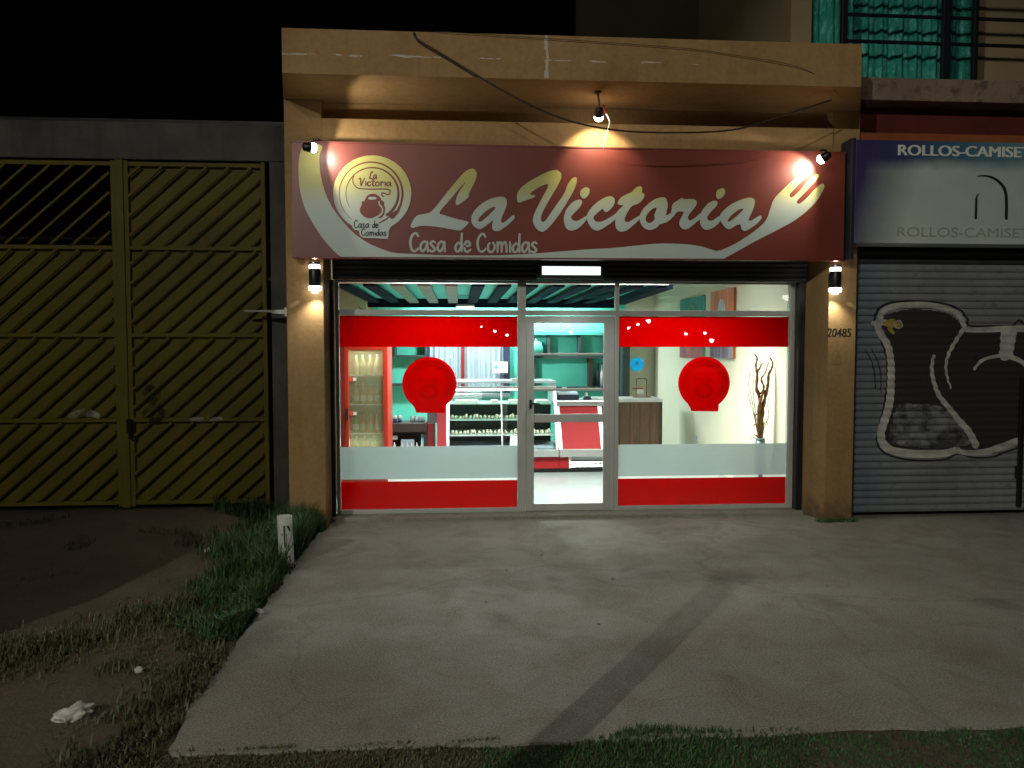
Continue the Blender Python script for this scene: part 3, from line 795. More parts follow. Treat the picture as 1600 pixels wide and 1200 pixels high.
GRAF_YELLOW = [[[[4.66,2.138],[4.725,2.145],[4.801,2.131]],[0.0463,0.0998,0.0713]],[[[4.709,2.099],[4.754,2.04]],[0.0535,0.0463,0.0356]]]
GRAF_FILL = [[4.626,2.234],[4.958,2.311],[5.384,2.265],[5.512,2.168],[5.535,2.088],[6.016,2.05],[6.449,2.05],[6.49,0.902],[6.167,0.801],[5.897,0.743],[5.699,0.736],[5.447,0.747],[5.09,0.742],[4.822,0.77],[4.697,0.831],[4.68,0.917],[4.75,1.173],[4.785,1.514],[4.75,1.854],[4.63,2.09]]
GRAF_THIN = [[4.81,1.25],[4.951,1.266],[5.361,1.238],[5.509,1.083],[5.677,0.849],[5.662,0.771],[4.84,0.779],[4.73,0.9]]
SIGN_WORDS = [['Casa',-0.486,2.847,0.367,0.185],['de',-0.035,2.848,0.174,0.185],['Comidas',0.191,2.847,0.626,0.185]]
BADGE_WORDS = [['Casa',-1.037,3.078,0.1526,0.0741],['de',-0.858,3.08,0.0654,0.0698],['Comidas',-0.965,3.002,0.2529,0.0654]]
BADGE_NAME = [['La',-0.887,3.564,0.0829,0.0741],['Victoria',-0.985,3.495,0.3227,0.0741]]
STREET = [(2.84, -51.01, 3.1, 0.13), (3.98, -54.01, 2.85, 0.13), (1.98, -57.01, 3.6, 0.1), (9.92, -60.01, 3.75, 0.14), (8.83, -51.01, 3.01, 0.14), (14.03, -54.01, 3.44, 0.13), (15.49, -57.01, 3.79, 0.13), (17.19, -60.01, 4.23, 0.2), (17.95, -51.01, 2.92, 0.13), (20.48, -54.01, 3.02, 0.13), (22.03, -57.01, 2.46, 0.2), (-0.64, -60.01, 1.0, 0.12)]

# ================================================================== THE SETTING
def smooth(a, b, t):
    t = max(0, min(1, (t - a) / (b - a)))
    return t * t * (3 - 2 * t)

def ground_z(x, y):
    """Bare earth, rising gently towards the gate on the left."""
    hill = .20 * smooth(-1.8, -2.5, x) * smooth(-2.6, .2, y)
    bumps = .035 * (mnoise.noise(Vector((x * .9, y * .9, 0))) + .5 * mnoise.noise(Vector((x * 2.7, y * 2.7, 3))))
    k = smooth(-1.3, -1.9, x) if y > -4.5 else .5
    return -.014 + hill + bumps * k

def grid_lines(lo, hi, fine_lo, fine_hi, step):
    a = [lo, lo * .6, lo * .35, lo * .2]
    f = [fine_lo + step * i for i in range(int(round((fine_hi - fine_lo) / step)) + 1)]
    return [v for v in a if v < fine_lo - .5] + f + [v for v in (hi * .2, hi * .35, hi * .6, hi) if v > fine_hi + .5]

gx = grid_lines(-90, 90, -7, 1, .1)
gy = grid_lines(-120, 60, -7, 1, .1)
g = MB()
vs = [(x, y, ground_z(x, y)) for y in gy for x in gx]
nx = len(gx)
fs = [[j * nx + i, j * nx + i + 1, (j + 1) * nx + i + 1, (j + 1) * nx + i] for j in range(len(gy) - 1) for i in range(nx - 1)]
g.add(vs, fs)
struct(g.build('ground', M['earth'], smooth=True), 'bare brown earth around the shop')

# concrete pavement slab with worn edges
rnd = random.Random(3)
edge = []
y = .42
edge.append((-1.36, .42)); edge.append((-1.37, -.05))
yy = -.12
while yy > -4.40:
    edge.append((-1.43 - .012 * math.sin(yy * 3) + rnd.uniform(-.012, .012) + .05 * smooth(-3.6, -4.3, yy), yy))
    yy -= .085
xx = -1.33
while xx < 9:
    edge.append((xx, -4.42 + rnd.uniform(-.012, .012) + .035 * mnoise.noise(Vector((xx * 1.3, 0, 7)))))
    xx += .11
edge += [(9.2, -4.4), (9.2, .42)]
p = MB()
p.prism(edge, 'z', -.14, 0.0)
struct(p.build('pavement', M['pavement']), 'worn concrete pavement in front of the shop')

# ================================================================== SHOP BUILDING
shop = thing('shop_building', 'single storey ochre shop with a glazed front and deep parapet', 'building', (1.25, 0, 0))
def part(name, mb, mat, parent=shop, label=None, smooth=False):
    o = mb.build(name, mat, parent, smooth)
    if label:
        o['label'] = label
    return o

b = .008
part('pillar', MB().box(-1.745, -1.37, 0, .62, -.1, 4.38, b), M['ochre'])
part('pillar', MB().prism([(3.96, 0), (4.262, 0), (4.262, .62), (3.87, .62), (3.87, .42)], 'z', -.1, 4.38), M['ochre'], label='ochre pillar with the house number')
par = MB()
par.add([(-1.60, -.7, 4.395), (3.89, -.7, 4.395), (3.89, -.7, 4.80), (-1.60, -.7, 4.80), (-1.745, 0, 4.381), (4.262, 0, 4.381), (4.262, 0, 4.80), (-1.745, 0, 4.80), (-1.745, 7, 4.381), (4.262, 7, 4.381), (4.262, 7, 4.80), (-1.745, 7, 4.80)],
        [[0, 1, 2, 3], [0, 4, 5, 1], [3, 2, 6, 7], [0, 3, 7, 4], [1, 5, 6, 2], [4, 8, 9, 5], [7, 6, 10, 11], [4, 7, 11, 8], [5, 9, 10, 6], [8, 11, 10, 9]])
part('parapet', par, M['ochre'], label='projecting ochre parapet with a flaked crack')
part('wall', MB().box(-1.37, 3.96, .10, .30, 2.84, 4.379), M['ochre'])
part('lintel', MB().box(-1.368, 3.958, -.03, .097, 3.84, 4.19, b), M['ochre'])
part('side_wall', MB().box(-1.74, -1.62, .62, 7.0, -.1, 4.39), M['ochre'])
part('side_wall', MB().box(3.78, 4.26, .621, 7.0, -.1, 4.39), M['cream_wall'], label='cream interior wall')
part('back_wall', MB().box(-1.62, 3.22, 6.62, 6.9, -.1, 3.0), M['teal_wall'], label='turquoise rear wall')
part('back_wall', MB().box(3.221, 3.78, 6.62, 6.9, -.1, 3.0), M['cream_wall'], label='cream rear wall by the corner')
part('ceiling', MB().box(-1.62, 3.78, .30, 6.62, 2.96, 3.05), M['ceiling'])
part('threshold', MB().box(-1.369, 3.868, .30, .66, -.1, .045, .012), M['pavement'], label='worn concrete threshold under the glazing')
struct(MB().box(-1.62, 3.78, .66, 6.62, -.1, .05).build('shop_floor', M['floor']), 'polished white floor inside the shop')

# raised steel shutter rolled up above the glazing
sh = part('shutter_box', MB().box(-1.33, 3.86, .33, .50, 2.605, 2.84), M['shutter_dark'], label='rolled dark steel shutter above the glazing')
for k in range(4):
    z = 2.612 + k * .052
    slat = MB()
    prof = [(.33 - .020 * math.sin(math.pi * t / 6), z + .048 * t / 6) for t in range(7)]
    slat.prism(prof + [(.331, z + .024)], 'x', -1.33, 3.86)
    slat.build('slat', M['shutter_dark'], sh)
part('shutter_guide', MB().box(3.80, 3.868, .36, .46, .045, 2.604, .003), M['black'])
part('shutter_guide', MB().box(-1.369, -1.335, .36, .46, .045, 2.604, .003), M['black'])

# ---------------------------------------------------------------- glazing
AL = M['alu']
Yf, Yb = .47, .53       # front and back of the aluminium sections
def bar(mb, x0, x1, z0, z1, y0=Yf, y1=Yb):
    mb.box(x0, x1, y0, y1, z0, z1, .004)
def pane(name, x0, x1, z0, z1, parent, y=.499):
    return MB().box(x0, x1, y - .003, y + .003, z0, z1).build(name, M['glass'], parent)

frame = MB()
bar(frame, -1.334, -1.295, .046, 2.604)
bar(frame, 3.745, 3.798, .046, 2.604)
bar(frame, -1.294, .655, 2.232, 2.292)
bar(frame, 1.79, 3.744, 2.232, 2.292)
bar(frame, .815, 1.698, 2.232, 2.292)
bar(frame, .656, .748, .046, 2.604)
bar(frame, 1.745, 1.789, .046, 2.604)
bar(frame, -1.294, .655, 2.588, 2.604)
bar(frame, .749, 1.744, 2.588, 2.604)
bar(frame, 1.79, 3.744, 2.588, 2.604)
bar(frame, -1.294, .655, .046, .092)
bar(frame, 1.79, 3.744, .046, .092)
bar(frame, .749, .814, 2.232, 2.292, .475, .525)
bar(frame, 1.699, 1.744, 2.232, 2.292, .475, .525)
frame_o = MB()
frame_o = part('window_frame', frame, AL)

def window(x0, x1, label):
    e = bpy.data.objects.new('shop_window', None)
    C.objects.link(e); e.empty_display_size = .1
    e['label'] = label
    attach(e, shop)
    return e

def decal_outline(cx, cz, r):
    pts = []
    for k in range(48):
        a = R(230 - 360 * k / 48 * .81)
        pts.append((cx + r * math.cos(a), cz + r * math.sin(a)))
    return pts + [(cx + r * .58, cz - r * .92), (cx + r * .55, cz - r * 1.09), (cx - r * .49, cz - r * 1.07), (cx - r * .53, cz - r * .93)]

def glazed_bay(x0, x1, decal_x, label, strips):
    e = window(x0, x1, label)
    pane('pane', x0, x1, .092, 2.232, e)
    yb = .507
    MB().box(x0 + .0005, x1 - .0005, yb, yb + .002, 1.885, 2.226).build('red_band', M['red_film'], e)
    MB().box(x0 + .0005, x1 - .0005, yb, yb + .002, .0925, .398).build('red_band', M['red_film'], e)
    MB().box(x0 + .0005, x1 - .0005, yb, yb + .002, .425, .785).build('frosted_band', M['frost'], e)
    for a, c in strips:
        MB().box(a, c, yb, yb + .002, .3985, .4245).build('white_strip', M['white_film'], e)
    cz = 1.478
    d = flat_shape('round_decal', [decal_outline(decal_x, cz, .298)], yb + .004, M['red_film'], e, .002, 0)
    lines = MB()
    for rr, a0, a1 in ((.245, 215, -35), (.205, 205, -40)):
        ribbon(lines, [(decal_x + .01 + rr * math.cos(R(a0 + (a1 - a0) * k / 14)), cz + rr * math.sin(R(a0 + (a1 - a0) * k / 14))) for k in range(15)], (.006, .012, .016), yb - .0012, 3)
    ribbon(lines, [(decal_x - .06, cz - .03), (decal_x - .085, cz - .10), (decal_x - .05, cz - .15), (decal_x + .04, cz - .15), (decal_x + .075, cz - .10), (decal_x + .05, cz - .03), (decal_x - .05, cz - .025)], (.014, .02, .014), yb - .0016, 4)
    ribbon(lines, [(decal_x - .13, cz + .10), (decal_x - .10, cz + .05), (decal_x + .03, cz + .04), (decal_x + .10, cz + .03), (decal_x + .05, cz + .0)], (.008, .01, .008), yb - .002, 4)
    lo = lines.build('decal_print', M['red_film_line'], e)
    return e
glazed_bay(-1.294, .655, -.318, 'left glazed bay with red bands and a round red sticker', [(-.78, .652)])
wr = glazed_bay(1.79, 3.744, 2.775, 'right glazed bay with red bands and a round red sticker', [(1.793, 2.95), (3.12, 3.42), (3.47, 3.741)])
st = MB(); st.lathe([(.078, 0), (.078, .002)], n=32)
stk = st.build('blue_sticker', M['blue_film'], wr)
for v in stk.data.vertices:
    v.co = Vector((2.0 + v.co.x, .505 + v.co.z, 1.69 + v.co.y))
MB().box(1.972, 2.028, .5035, .5045, 1.665, 1.672).add([(2.0 + .02 * math.cos(k * .7854), .5038, 1.705 + .02 * math.sin(k * .7854)) for k in range(8)], [list(range(8))]).build('sticker_print', M['pale_blue'], wr)
for x0, x1, nm in ((-1.294, .655, 'left transom light'), (.749, 1.744, 'middle transom light'), (1.79, 3.744, 'right transom light')):
    e = window(x0, x1, nm)
    pane('pane', x0, x1, 2.292, 2.588, e)

# door: fixed jambs, leaf with three panes, lever handle
door = bpy.data.objects.new('glass_door', None); C.objects.link(door); attach(door, shop); door.empty_display_size = .1
leaf = MB()
bar(leaf, .752, .838, .050, 2.228, .474, .526)
bar(leaf, 1.690, 1.742, .050, 2.228, .474, .526)
bar(leaf, 1.622, 1.689, .050, 2.228, .478, .522)
bar(leaf, .839, 1.621, 2.150, 2.228, .478, .522)
bar(leaf, .839, 1.621, .050, .128, .478, .522)
leaf.build('door_frame', AL, door)
for z0, z1, nm in ((1.795, 1.818, 'glazing_bar'), (1.395, 1.425, 'glazing_bar'), (1.045, 1.135, 'lock_rail')):
    m_ = MB(); bar(m_, .839, 1.621, z0, z1, .480, .520); m_.build(nm, AL, door)
for z0, z1 in ((.128, 1.045), (1.135, 1.395), (1.425, 1.795), (1.818, 2.150)):
    pane('pane', .839, 1.621, z0, z1, door)
h = MB()
h.box(.785, .812, .455, .474, 1.20, 1.30, .004)
h.tube([(.798, .455, 1.265), (.798, .42, 1.265), (.82, .412, 1.263), (.90, .412, 1.255)], .011, 8)
h.build('handle', M['black'], door)

# shop interior: slatted dark pergola under the ceiling
perg = thing('ceiling_pergola', 'slatted dark pergola hung under a turquoise board behind the transoms', 'pergola', (.6, 3.9, 2.65))
MB().box(-1.6, 2.72, 1.90, 5.80, 2.735, 2.765).build('board', M['teal_board'], perg)
MB().box(-1.6, 2.72, 1.82, 1.88, 2.685, 2.955).build('fascia', M['ceiling'], perg)
MB().box(-1.6, 2.86, 5.80, 5.84, 2.58, 2.78, .004).build('beam', M['dark_board'], perg)
MB().prism([(2.60, 1.9), (2.80, 1.9), (3.0, 5.8), (2.76, 5.8)], 'z', 2.64, 2.734).build('beam', M['dark_board'], perg)
k = 0
x = -1.55
while x < 2.55:
    pale = -1.05 < x < -.1  # slats in this stretch are paler than the rest
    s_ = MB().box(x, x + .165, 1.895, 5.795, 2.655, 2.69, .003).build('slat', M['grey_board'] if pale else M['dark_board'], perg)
    k += 1
    x += .345

def ceiling_disc(x, y, z, r, label):
    t = thing('ceiling_light', label, 'ceiling light', (x, y, z))
    MB().lathe([(r, .0), (r, .03), (r * .9, .045)], (x, y, z), 32).build('housing', M['white'], t)
    MB().lathe([(r * .9, -.012), (r * .93, -.001)], (x, y, z), 32).build('diffuser', M['room_face'], t)
    return t
def area(name, loc, sx, sy, power, col, parent, rot=(0, 0, 0), spread=180):
    l = bpy.data.lights.new(name, 'AREA'); l.shape = 'RECTANGLE'; l.size = sx; l.size_y = sy
    l.energy = power; l.color = col; l.spread = R(spread)
    o = bpy.data.objects.new(name, l); C.objects.link(o); o.location = loc; o.rotation_euler = rot
    attach(o, parent)
    return o
cool = (.90, 1.0, .98)
ct = ceiling_disc(.12, 5.0, 2.545, .16, 'round white lamp under the slatted pergola')  # hung lamp added in place of a lamp's round reflection
area('lamp_light', (.12, 5.0, 2.52), .28, .28, P_BACK, cool, ct)
t = thing('strip_light', 'long white strip light behind the pergola beam, washing the turquoise wall', 'ceiling light', (.8, 6.2, 2.9))
MB().box(-.8, 2.6, 6.14, 6.26, 2.735, 2.79, .004).build('housing', M['white'], t)
MB().box(-.78, 2.58, 6.16, 6.24, 2.722, 2.734).build('diffuser', M['room_face'], t)
area('lamp_light', (.9, 6.2, 2.715), 3.3, .08, P_BACK * 1.2, cool, t)  # added lamp, out of view, brightens the turquoise wall
for cx, cy, w_ in ((-.2, 1.32, 1.3), (2.4, 1.32, 1.3)):
    t = thing('panel_light', 'wide white light panel on the shop ceiling %s' % ('above the window with the fridge' if cx < 1 else 'above the window with the vase'), 'ceiling light', (cx, cy, 2.95))
    MB().box(cx - w_ / 2, cx + w_ / 2, cy - .38, cy + .38, 2.92, 2.96, .004).build('housing', M['white'], t)
    MB().box(cx - w_ / 2 + .02, cx + w_ / 2 - .02, cy - .35, cy + .35, 2.91, 2.919).build('diffuser', M['room_face'], t)
    area('lamp_light', (cx, cy, 2.90), w_ - .05, .7, P_ROOM, cool if cx < 1 else (1.0, .98, .88), t, (0, 0, 0), 118)

# ================================================================== LEFT: concrete wall and yellow gate
bw = thing('boundary_wall', 'dark raw concrete wall framing the yellow gate', 'wall', (-4, .35, 0))
MB().box(-9.0, -1.75, .28, .52, 3.82, 4.20, .01).build('lintel', M['concrete'], bw)
MB().box(-1.965, -1.75, .28, .52, -.2, 3.819, .008).build('pier', M['concrete'], bw)
MB().box(-9.0, -6.2, .28, .52, -.2, 3.819, .008).build('pier', M['concrete'], bw)

gate = thing('metal_gate', 'tall yellow sheet metal double gate with diagonal bars', 'gate', (-3.5, .3, .2))
GZ = [.255, 1.125, 2.01, 2.91, 3.765]
def clip_diag(c, x0, x1, z0, z1):
    """Segment of z = .9 x + c inside the cell, or None."""
    a = max(x0, (z0 - c) / .9); d = min(x1, (z1 - c) / .9)
    return (a, d) if d - a > .05 else None
def gate_leaf(x0, x1, label, open_top):
    lf = bpy.data.objects.new('gate_leaf', None); C.objects.link(lf); attach(lf, gate); lf['label'] = label; lf.empty_display_size = .1
    w = .045
    MB().box(x0, x0 + w, .235, .285, .215, 3.80, .004).build('stile', M['gate'], lf)
    MB().box(x1 - w, x1, .235, .285, .215, 3.80, .004).build('stile', M['gate'], lf)
    for z in GZ:
        MB().box(x0 + w, x1 - w, .238, .284, z - .022, z + .022, .004).build('rail', M['gate'], lf)
    for i in range(4):
        z0, z1 = GZ[i] + .022, GZ[i + 1] - .022
        if not (i == 3 and open_top):
            MB().box(x0 + w, x1 - w, .290, .293, z0 - .01, z1 + .01).build('sheet', M['gate'], lf)
        c = -20 * .212
        off = .09 * i
        for q in range(85):
            c = -2 + q * .200 + off
            s_ = clip_diag(c, x0 + w, x1 - w, z0, z1)
            if s_:
                xa, xd = s_
                hw = .011
                poly = [(xa - hw, .9 * xa + c + hw), (xa + hw, .9 * xa + c - hw), (xd + hw, .9 * xd + c - hw), (xd - hw, .9 * xd + c + hw)]
                poly = [(min(max(px_, x0 + w), x1 - w), min(max(pz_, z0), z1)) for px_, pz_ in poly]
                MB().prism(poly, 'y', .215, .243).build('bar', M['gate_bar'], lf)
    return lf
lr = gate_leaf(-3.4225, -2.0, 'right leaf, wholly sheeted, with black spray marks', False)
ll = gate_leaf(-4.96, -3.508, 'left leaf with open bars in its top panel', True)
gate_leaf(-6.2, -4.97, 'far left leaf, mostly out of sight', True)
MB().box(-3.5055, -3.425, .222, .295, .205, 3.805, .006).build('meeting_post', M['gate'], gate)
lk = MB(); lk.box(-3.43, -3.38, .17, .214, 1.00, 1.14, .006); lk.tube([(-3.405, .19, 1.0), (-3.40, .175, .95), (-3.38, .175, .93), (-3.365, .19, .97)], .012, 8)
lk.build('padlock', M['black'], gate)
sp = MB()
ribbon(sp, [(-3.26, 1.40), (-3.20, 1.46), (-3.16, 1.40), (-3.22, 1.33)], (.05, .09, .05), .2235, 4)
ribbon(sp, [(-3.26, 1.20), (-3.18, 1.27), (-3.10, 1.22), (-3.12, 1.14), (-3.2, 1.12)], (.05, .07, .05), .2230, 4)
sp.build('spray_mark', M['gate_spray'], lr)
sc_ = MB(); ribbon(sc_, [(-2.80, 1.13), (-2.62, 1.128), (-2.48, 1.135)], (.03, .05, .03), .2365, 4)
sc_.build('scratch', M['gate_scratch'], lr)
sc_ = MB(); ribbon(sc_, [(-4.0, 1.17), (-3.85, 1.21), (-3.72, 1.17)], (.06, .09, .05), .222, 4)
sc_.build('scratch', M['gate_scratch'], ll)

# closed box added behind the gate so that the open bars look into darkness
yard = thing('yard_shed', 'unlit shed behind the open bars of the yellow gate', 'shed', (-4, 4, 0))
MB().box(-8.8, -1.76, 3.4, 3.6, -.2, 4.3).build('wall', M['concrete'], yard)
MB().box(-8.8, -1.76, .53, 3.39, 4.205, 4.3).build('roof', M['shutter_dark'], yard)
MB().box(-8.95, -8.81, .53, 3.6, -.2, 4.3).build('side_wall', M['concrete'], yard)

# ================================================================== RIGHT: neighbour with shutter, sign and balcony
nb = thing('neighbour_building', 'two storey neighbour with an oxblood band and a first floor balcony', 'building', (6, .3, 0))
MB().box(4.264, 9.0, .14, .30, 4.02, 4.464).build('wall', M['red_wall'], nb)['label'] = 'oxblood wall band above the faded sign'
MB().box(4.264, 9.0, .06, .139, 4.10, 4.18, .004).build('trim', M['rust_trim'], nb)
MB().box(4.264, 9.0, .55, .60, -.1, 4.40).build('wall', M['concrete'], nb)
MB().box(4.06, 9.0, -.12, .60, 4.465, 4.70, .012).build('balcony_slab', M['balcony'], nb)
MB().box(5.93, 9.0, .60, .80, 4.701, 8.0).build('upper_wall', M['beige'], nb)
MB().box(3.95, 5.929, .80, .90, 4.661, 8.0).build('door_opening', M['black'], nb)
MB().box(3.75, 3.99, .60, 4.0, 4.79, 8.0).build('upper_wall', M['beige'], nb)
MB().box(1.83, 3.749, 4.0, 4.2, 4.79, 9.0).build('rear_wall', M['olive'], nb)
MB().box(8.9, 9.0, -.1, .55, -.1, 4.02).build('pier', M['concrete'], nb)

# corrugated roller shutter: every slat a piece
PITCH = .0805
def slat_y(z):
    t = ((z - .055) / PITCH) % 1.0
    return .14 - .019 * math.sin(math.pi * t) ** .8
rs = bpy.data.objects.new('roller_shutter', None); C.objects.link(rs); attach(rs, nb); rs.empty_display_size = .1
rs['label'] = 'lowered corrugated steel shutter painted with graffiti'
def slat_mesh(mb, x0, x1, z):
    prof = [(.14 - .019 * math.sin(math.pi * t / 8) ** .8 if 0 < t < 8 else .14, z + (PITCH - .004) * t / 8) for t in range(9)]
    mb.prism(prof + [(.150, z + PITCH - .004), (.150, z)], 'x', x0, x1)
    return mb
k = 0
z = .055
while z < 2.93:
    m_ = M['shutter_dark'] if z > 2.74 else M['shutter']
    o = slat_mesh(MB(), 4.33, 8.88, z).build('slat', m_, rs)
    z += PITCH
    k += 1
MB().box(4.264, 4.327, .09, .17, -.02, 2.94, .003).build('guide', M['shutter_dark'], rs)
lb = MB().box(6.225, 6.275, .085, .118, .10, 1.56, .004); lb.box(6.20, 6.235, .075, .118, .42, .56, .006)
lb.build('lock_bar', M['black'], rs)

def inside(poly, x, z):
    r = False
    n = len(poly)
    for i in range(n):
        (x1, z1), (x2, z2) = poly[i], poly[(i + 1) % n]
        if (z1 > z) != (z2 > z) and x < (x2 - x1) * (z - z1) / (z2 - z1) + x1:
            r = not r
    return r
def spray_fill(poly, skip, name, mat, d):
    mb = MB()
    xs = [q[0] for q in poly]; zs = [q[1] for q in poly]
    sx_, sz_ = .03, .0115
    nxx = int((max(xs) - min(xs)) / sx_) + 1; nzz = int((max(zs) - min(zs)) / sz_) + 1
    vid = {}
    vs, fs = [], []
    def V(i, j):
        if (i, j) not in vid:
            zz = min(zs) + j * sz_
            vid[(i, j)] = len(vs); vs.append((min(xs) + i * sx_, slat_y(zz) + d, zz))
        return vid[(i, j)]
    for i in range(nxx):
        for j in range(nzz):
            cx, cz = min(xs) + (i + .5) * sx_, min(zs) + (j + .5) * sz_
            if cx < 6.9 and inside(poly, cx, cz) and not (skip and inside(skip, cx, cz)):
                fs.append([V(i, j), V(i + 1, j), V(i + 1, j + 1), V(i, j + 1)])
    mb.add(vs, fs)
    return mb.build(name, mat, rs, True)
fill = chaikin([tuple(q) for q in GRAF_FILL], 2)
thin = chaikin([tuple(q) for q in GRAF_THIN], 2)
spray_fill(fill, thin, 'graffiti_fill', M['graf_black'], -.0015)
spray_fill(thin, None, 'graffiti_fill', M['graf_thin'], -.0015)
for nm, data, mat, d0 in (('graffiti_outline', GRAF_BLACK, M['black_paint'], -.0025), ('graffiti_line', GRAF_WHITE, M['white_paint'], -.0040), ('graffiti_spot', GRAF_YELLOW, M['yellow_paint'], -.0070)):
    for i, (pts, wds) in enumerate(data):
        mb = MB()
        ribbon(mb, pts, wds, d0 - .0003 * i, 6, slat_y)
        mb.build(nm, mat, rs, True)
mb = MB()
rc = (GRAF_YELLOW[0][0][-1][0] + .01, GRAF_YELLOW[0][0][-1][1])
ribbon(mb, [(rc[0] + .042 * math.cos(k * math.pi / 8), rc[1] + .042 * math.sin(k * math.pi / 8)) for k in range(17)], (.016, .016), -.0085, 2, slat_y)
mb.build('graffiti_spot', M['white_paint'], rs, True)

# balcony railing
rail = bpy.data.objects.new('balcony_railing', None); C.objects.link(rail); attach(rail, nb); rail.empty_display_size = .1
MB().box(3.99, 4.05, -.11, -.05, 4.60, 6.2, .004).build('post', M['black'], rail)
MB().box(5.09, 5.178, -.105, -.055, 4.701, 6.2, .004).build('post', M['black'], rail)
MB().box(5.43, 5.478, -.105, -.055, 4.701, 6.2, .004).build('post', M['black'], rail)
for z in (5.065, 5.335, 5.60, 5.87):
    MB().tube([(4.05, -.08, z + .012), (9.0, -.08, z - .005)], .020, 8).build('rail', M['black'], rail)
MB().tube([(4.04, -.13, 4.72), (4.04, -.15, 4.60), (4.03, -.15, 4.50), (3.94, -.15, 4.43)], .018, 8).build('drain_pipe', M['black'], nb)

cur = MB()
vs, fs = [], []
nxx, nzz = 120, 14
for i in range(nxx + 1):
    xx = 4.0 + 1.92 * i / nxx
    for j in range(nzz + 1):
        zz = 4.705 + 2.2 * j / nzz
        yy = .62 + .025 * math.sin(xx * 31 + .5 * math.sin(zz * 2)) + .015 * math.sin(xx * 77 + zz) + .012 * mnoise.noise(Vector((xx * 5, zz * 4, 0)))
        vs.append((xx, yy, zz))
for i in range(nxx):
    for j in range(nzz):
        a = i * (nzz + 1) + j
        fs.append([a, a + nzz + 1, a + nzz + 2, a + 1])
cur.add(vs, fs)
tag(cur.build('door_curtain', M['green_curtain'], None, True), 'shiny green curtain across the balcony doorway upstairs', 'curtain')

ORD = ['first', 'second', 'third', 'fourth', 'fifth', 'sixth', 'seventh', 'eighth', 'ninth', 'tenth', 'eleventh', 'twelfth']

# ================================================================== SHOP SIGN
SY = -.15
sign = thing('shop_sign', 'wide maroon sign board with a white fork and the words La Victoria', 'sign', (1.2, -.1, 2.8))
MB().prism([(-1.645, 2.788), (4.035, 2.803), (4.03, 3.900), (-1.637, 3.912)], 'y', SY, -.035).build('board', M['maroon'], sign)
e = MB()
e.prism([(-1.650, 2.776), (4.040, 2.791), (4.040, 2.803), (-1.650, 2.788)], 'y', SY - .006, -.033)
e.prism([(-1.650, 3.912), (4.040, 3.900), (4.040, 3.914), (-1.650, 3.926)], 'y', SY - .006, -.033)
e.build('edge_trim', M['print_brown'], sign)
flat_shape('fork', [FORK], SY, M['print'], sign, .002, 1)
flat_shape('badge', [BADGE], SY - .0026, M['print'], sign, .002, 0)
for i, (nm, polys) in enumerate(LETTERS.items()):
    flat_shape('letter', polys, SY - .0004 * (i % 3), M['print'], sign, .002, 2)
bl = MB()
for i, (pts, wds) in enumerate(BADGE_LINES):
    ribbon(bl, pts, wds, SY - .0050 - .0003 * i, 4)
bl.build('badge_rings', M['print_brown'], sign)
flat_shape('badge_pot', [POT], SY - .0050, M['print_brown'], sign, .001, 2)
for q in POT_CUTS:
    flat_shape('pot_highlight', [q], SY - .0062, M['print_white'], sign, .0008, 1)
for word, x, z, w, h_ in SIGN_WORDS:
    tot = sum(GLYPH[c][0] for c in word)
    for c in word:
        tw = MB(); lw = GLYPH[c][0] * w / tot
        hand_word(tw, c, x, z, lw, h_, SY - .002, .026)
        tw.build('small_letter', M['print_white'], sign)
        x += lw
tw = MB()
for word, x, z, w, h_ in BADGE_WORDS:
    hand_word(tw, word, x, z, w, h_, SY - .006, .0105)
tw.build('badge_subtitle', M['print_black'], sign)
tw = MB()
for word, x, z, w, h_ in BADGE_NAME:
    hand_word(tw, word, x, z, w, h_, SY - .006, .0125)
tw.build('badge_name', M['print_brown'], sign)

# sign spotlights
def spot(name, loc, target, power, angle, blend, col, parent, size=.03):
    l = bpy.data.lights.new(name, 'SPOT'); l.energy = power; l.spot_size = R(angle); l.spot_blend = blend
    l.shadow_soft_size = size; l.color = col
    o = bpy.data.objects.new(name, l); C.objects.link(o); o.location = loc
    d = Vector(target) - Vector(loc)
    o.rotation_euler = d.to_track_quat('-Z', 'Y').to_euler()
    attach(o, parent)
    return o
warm = (1.0, .84, .60)
def lamp_head(label, head, target, root, power, angle, blend, col):
    """Small black floodlight: wall plate, arm, drum and lit face."""
    t = thing('sign_spotlight', label, 'spotlight', root)
    h_, tg, rt = Vector(head), Vector(target), Vector(root)
    d = (tg - h_).normalized()
    MB().box(rt.x - .03, rt.x + .03, rt.y - .03, rt.y + .03, rt.z - .012, rt.z + .012, .004).build('mounting_plate', M['black'], t)
    back = h_ - d * .07
    MB().tube([rt, (rt + back) / 2 + Vector((.004, 0, 0)), back], .010, 8).build('arm', M['black'], t)
    MB().tube([h_ - d * .085, h_ - d * .07, h_ - d * .02, h_], [.024, .038, .045, .046], 16).build('housing', M['black'], t, True)
    MB().tube([h_ + d * .001, h_ + d * .022, h_ + d * .042, h_ + d * .052], [.044, .046, .036, .018], 16).build('lens', M['lamp_face'], t, True)
    spot('lamp_light', h_ + d * .062, tg, power, angle, blend, col, t)
    return t
lamp_head('small black spotlight hanging under the parapet above the middle of the sign', (1.395, -.36, 4.17), (1.43, -.05, 3.82), (1.375, -.40, 4.385), P_SIGN_SPOT * 2.6, 112, .4, warm)
lamp_head('small spotlight above the left end of the maroon sign, by the white curve', (-1.40, -.40, 3.80), (-.98, -.30, 3.78), (-1.42, -.02, 3.97), P_SIGN_SPOT * 1.6, 138, .2, (1.0, .88, .72))
lamp_head('small spotlight above the right end of the maroon sign, glaring on the fork tines', (3.70, -.33, 3.80), (3.50, -.14, 3.66), (3.84, -.04, 3.95), P_SIGN_SPOT * 2.5, 130, .4, (1.0, .88, .72))
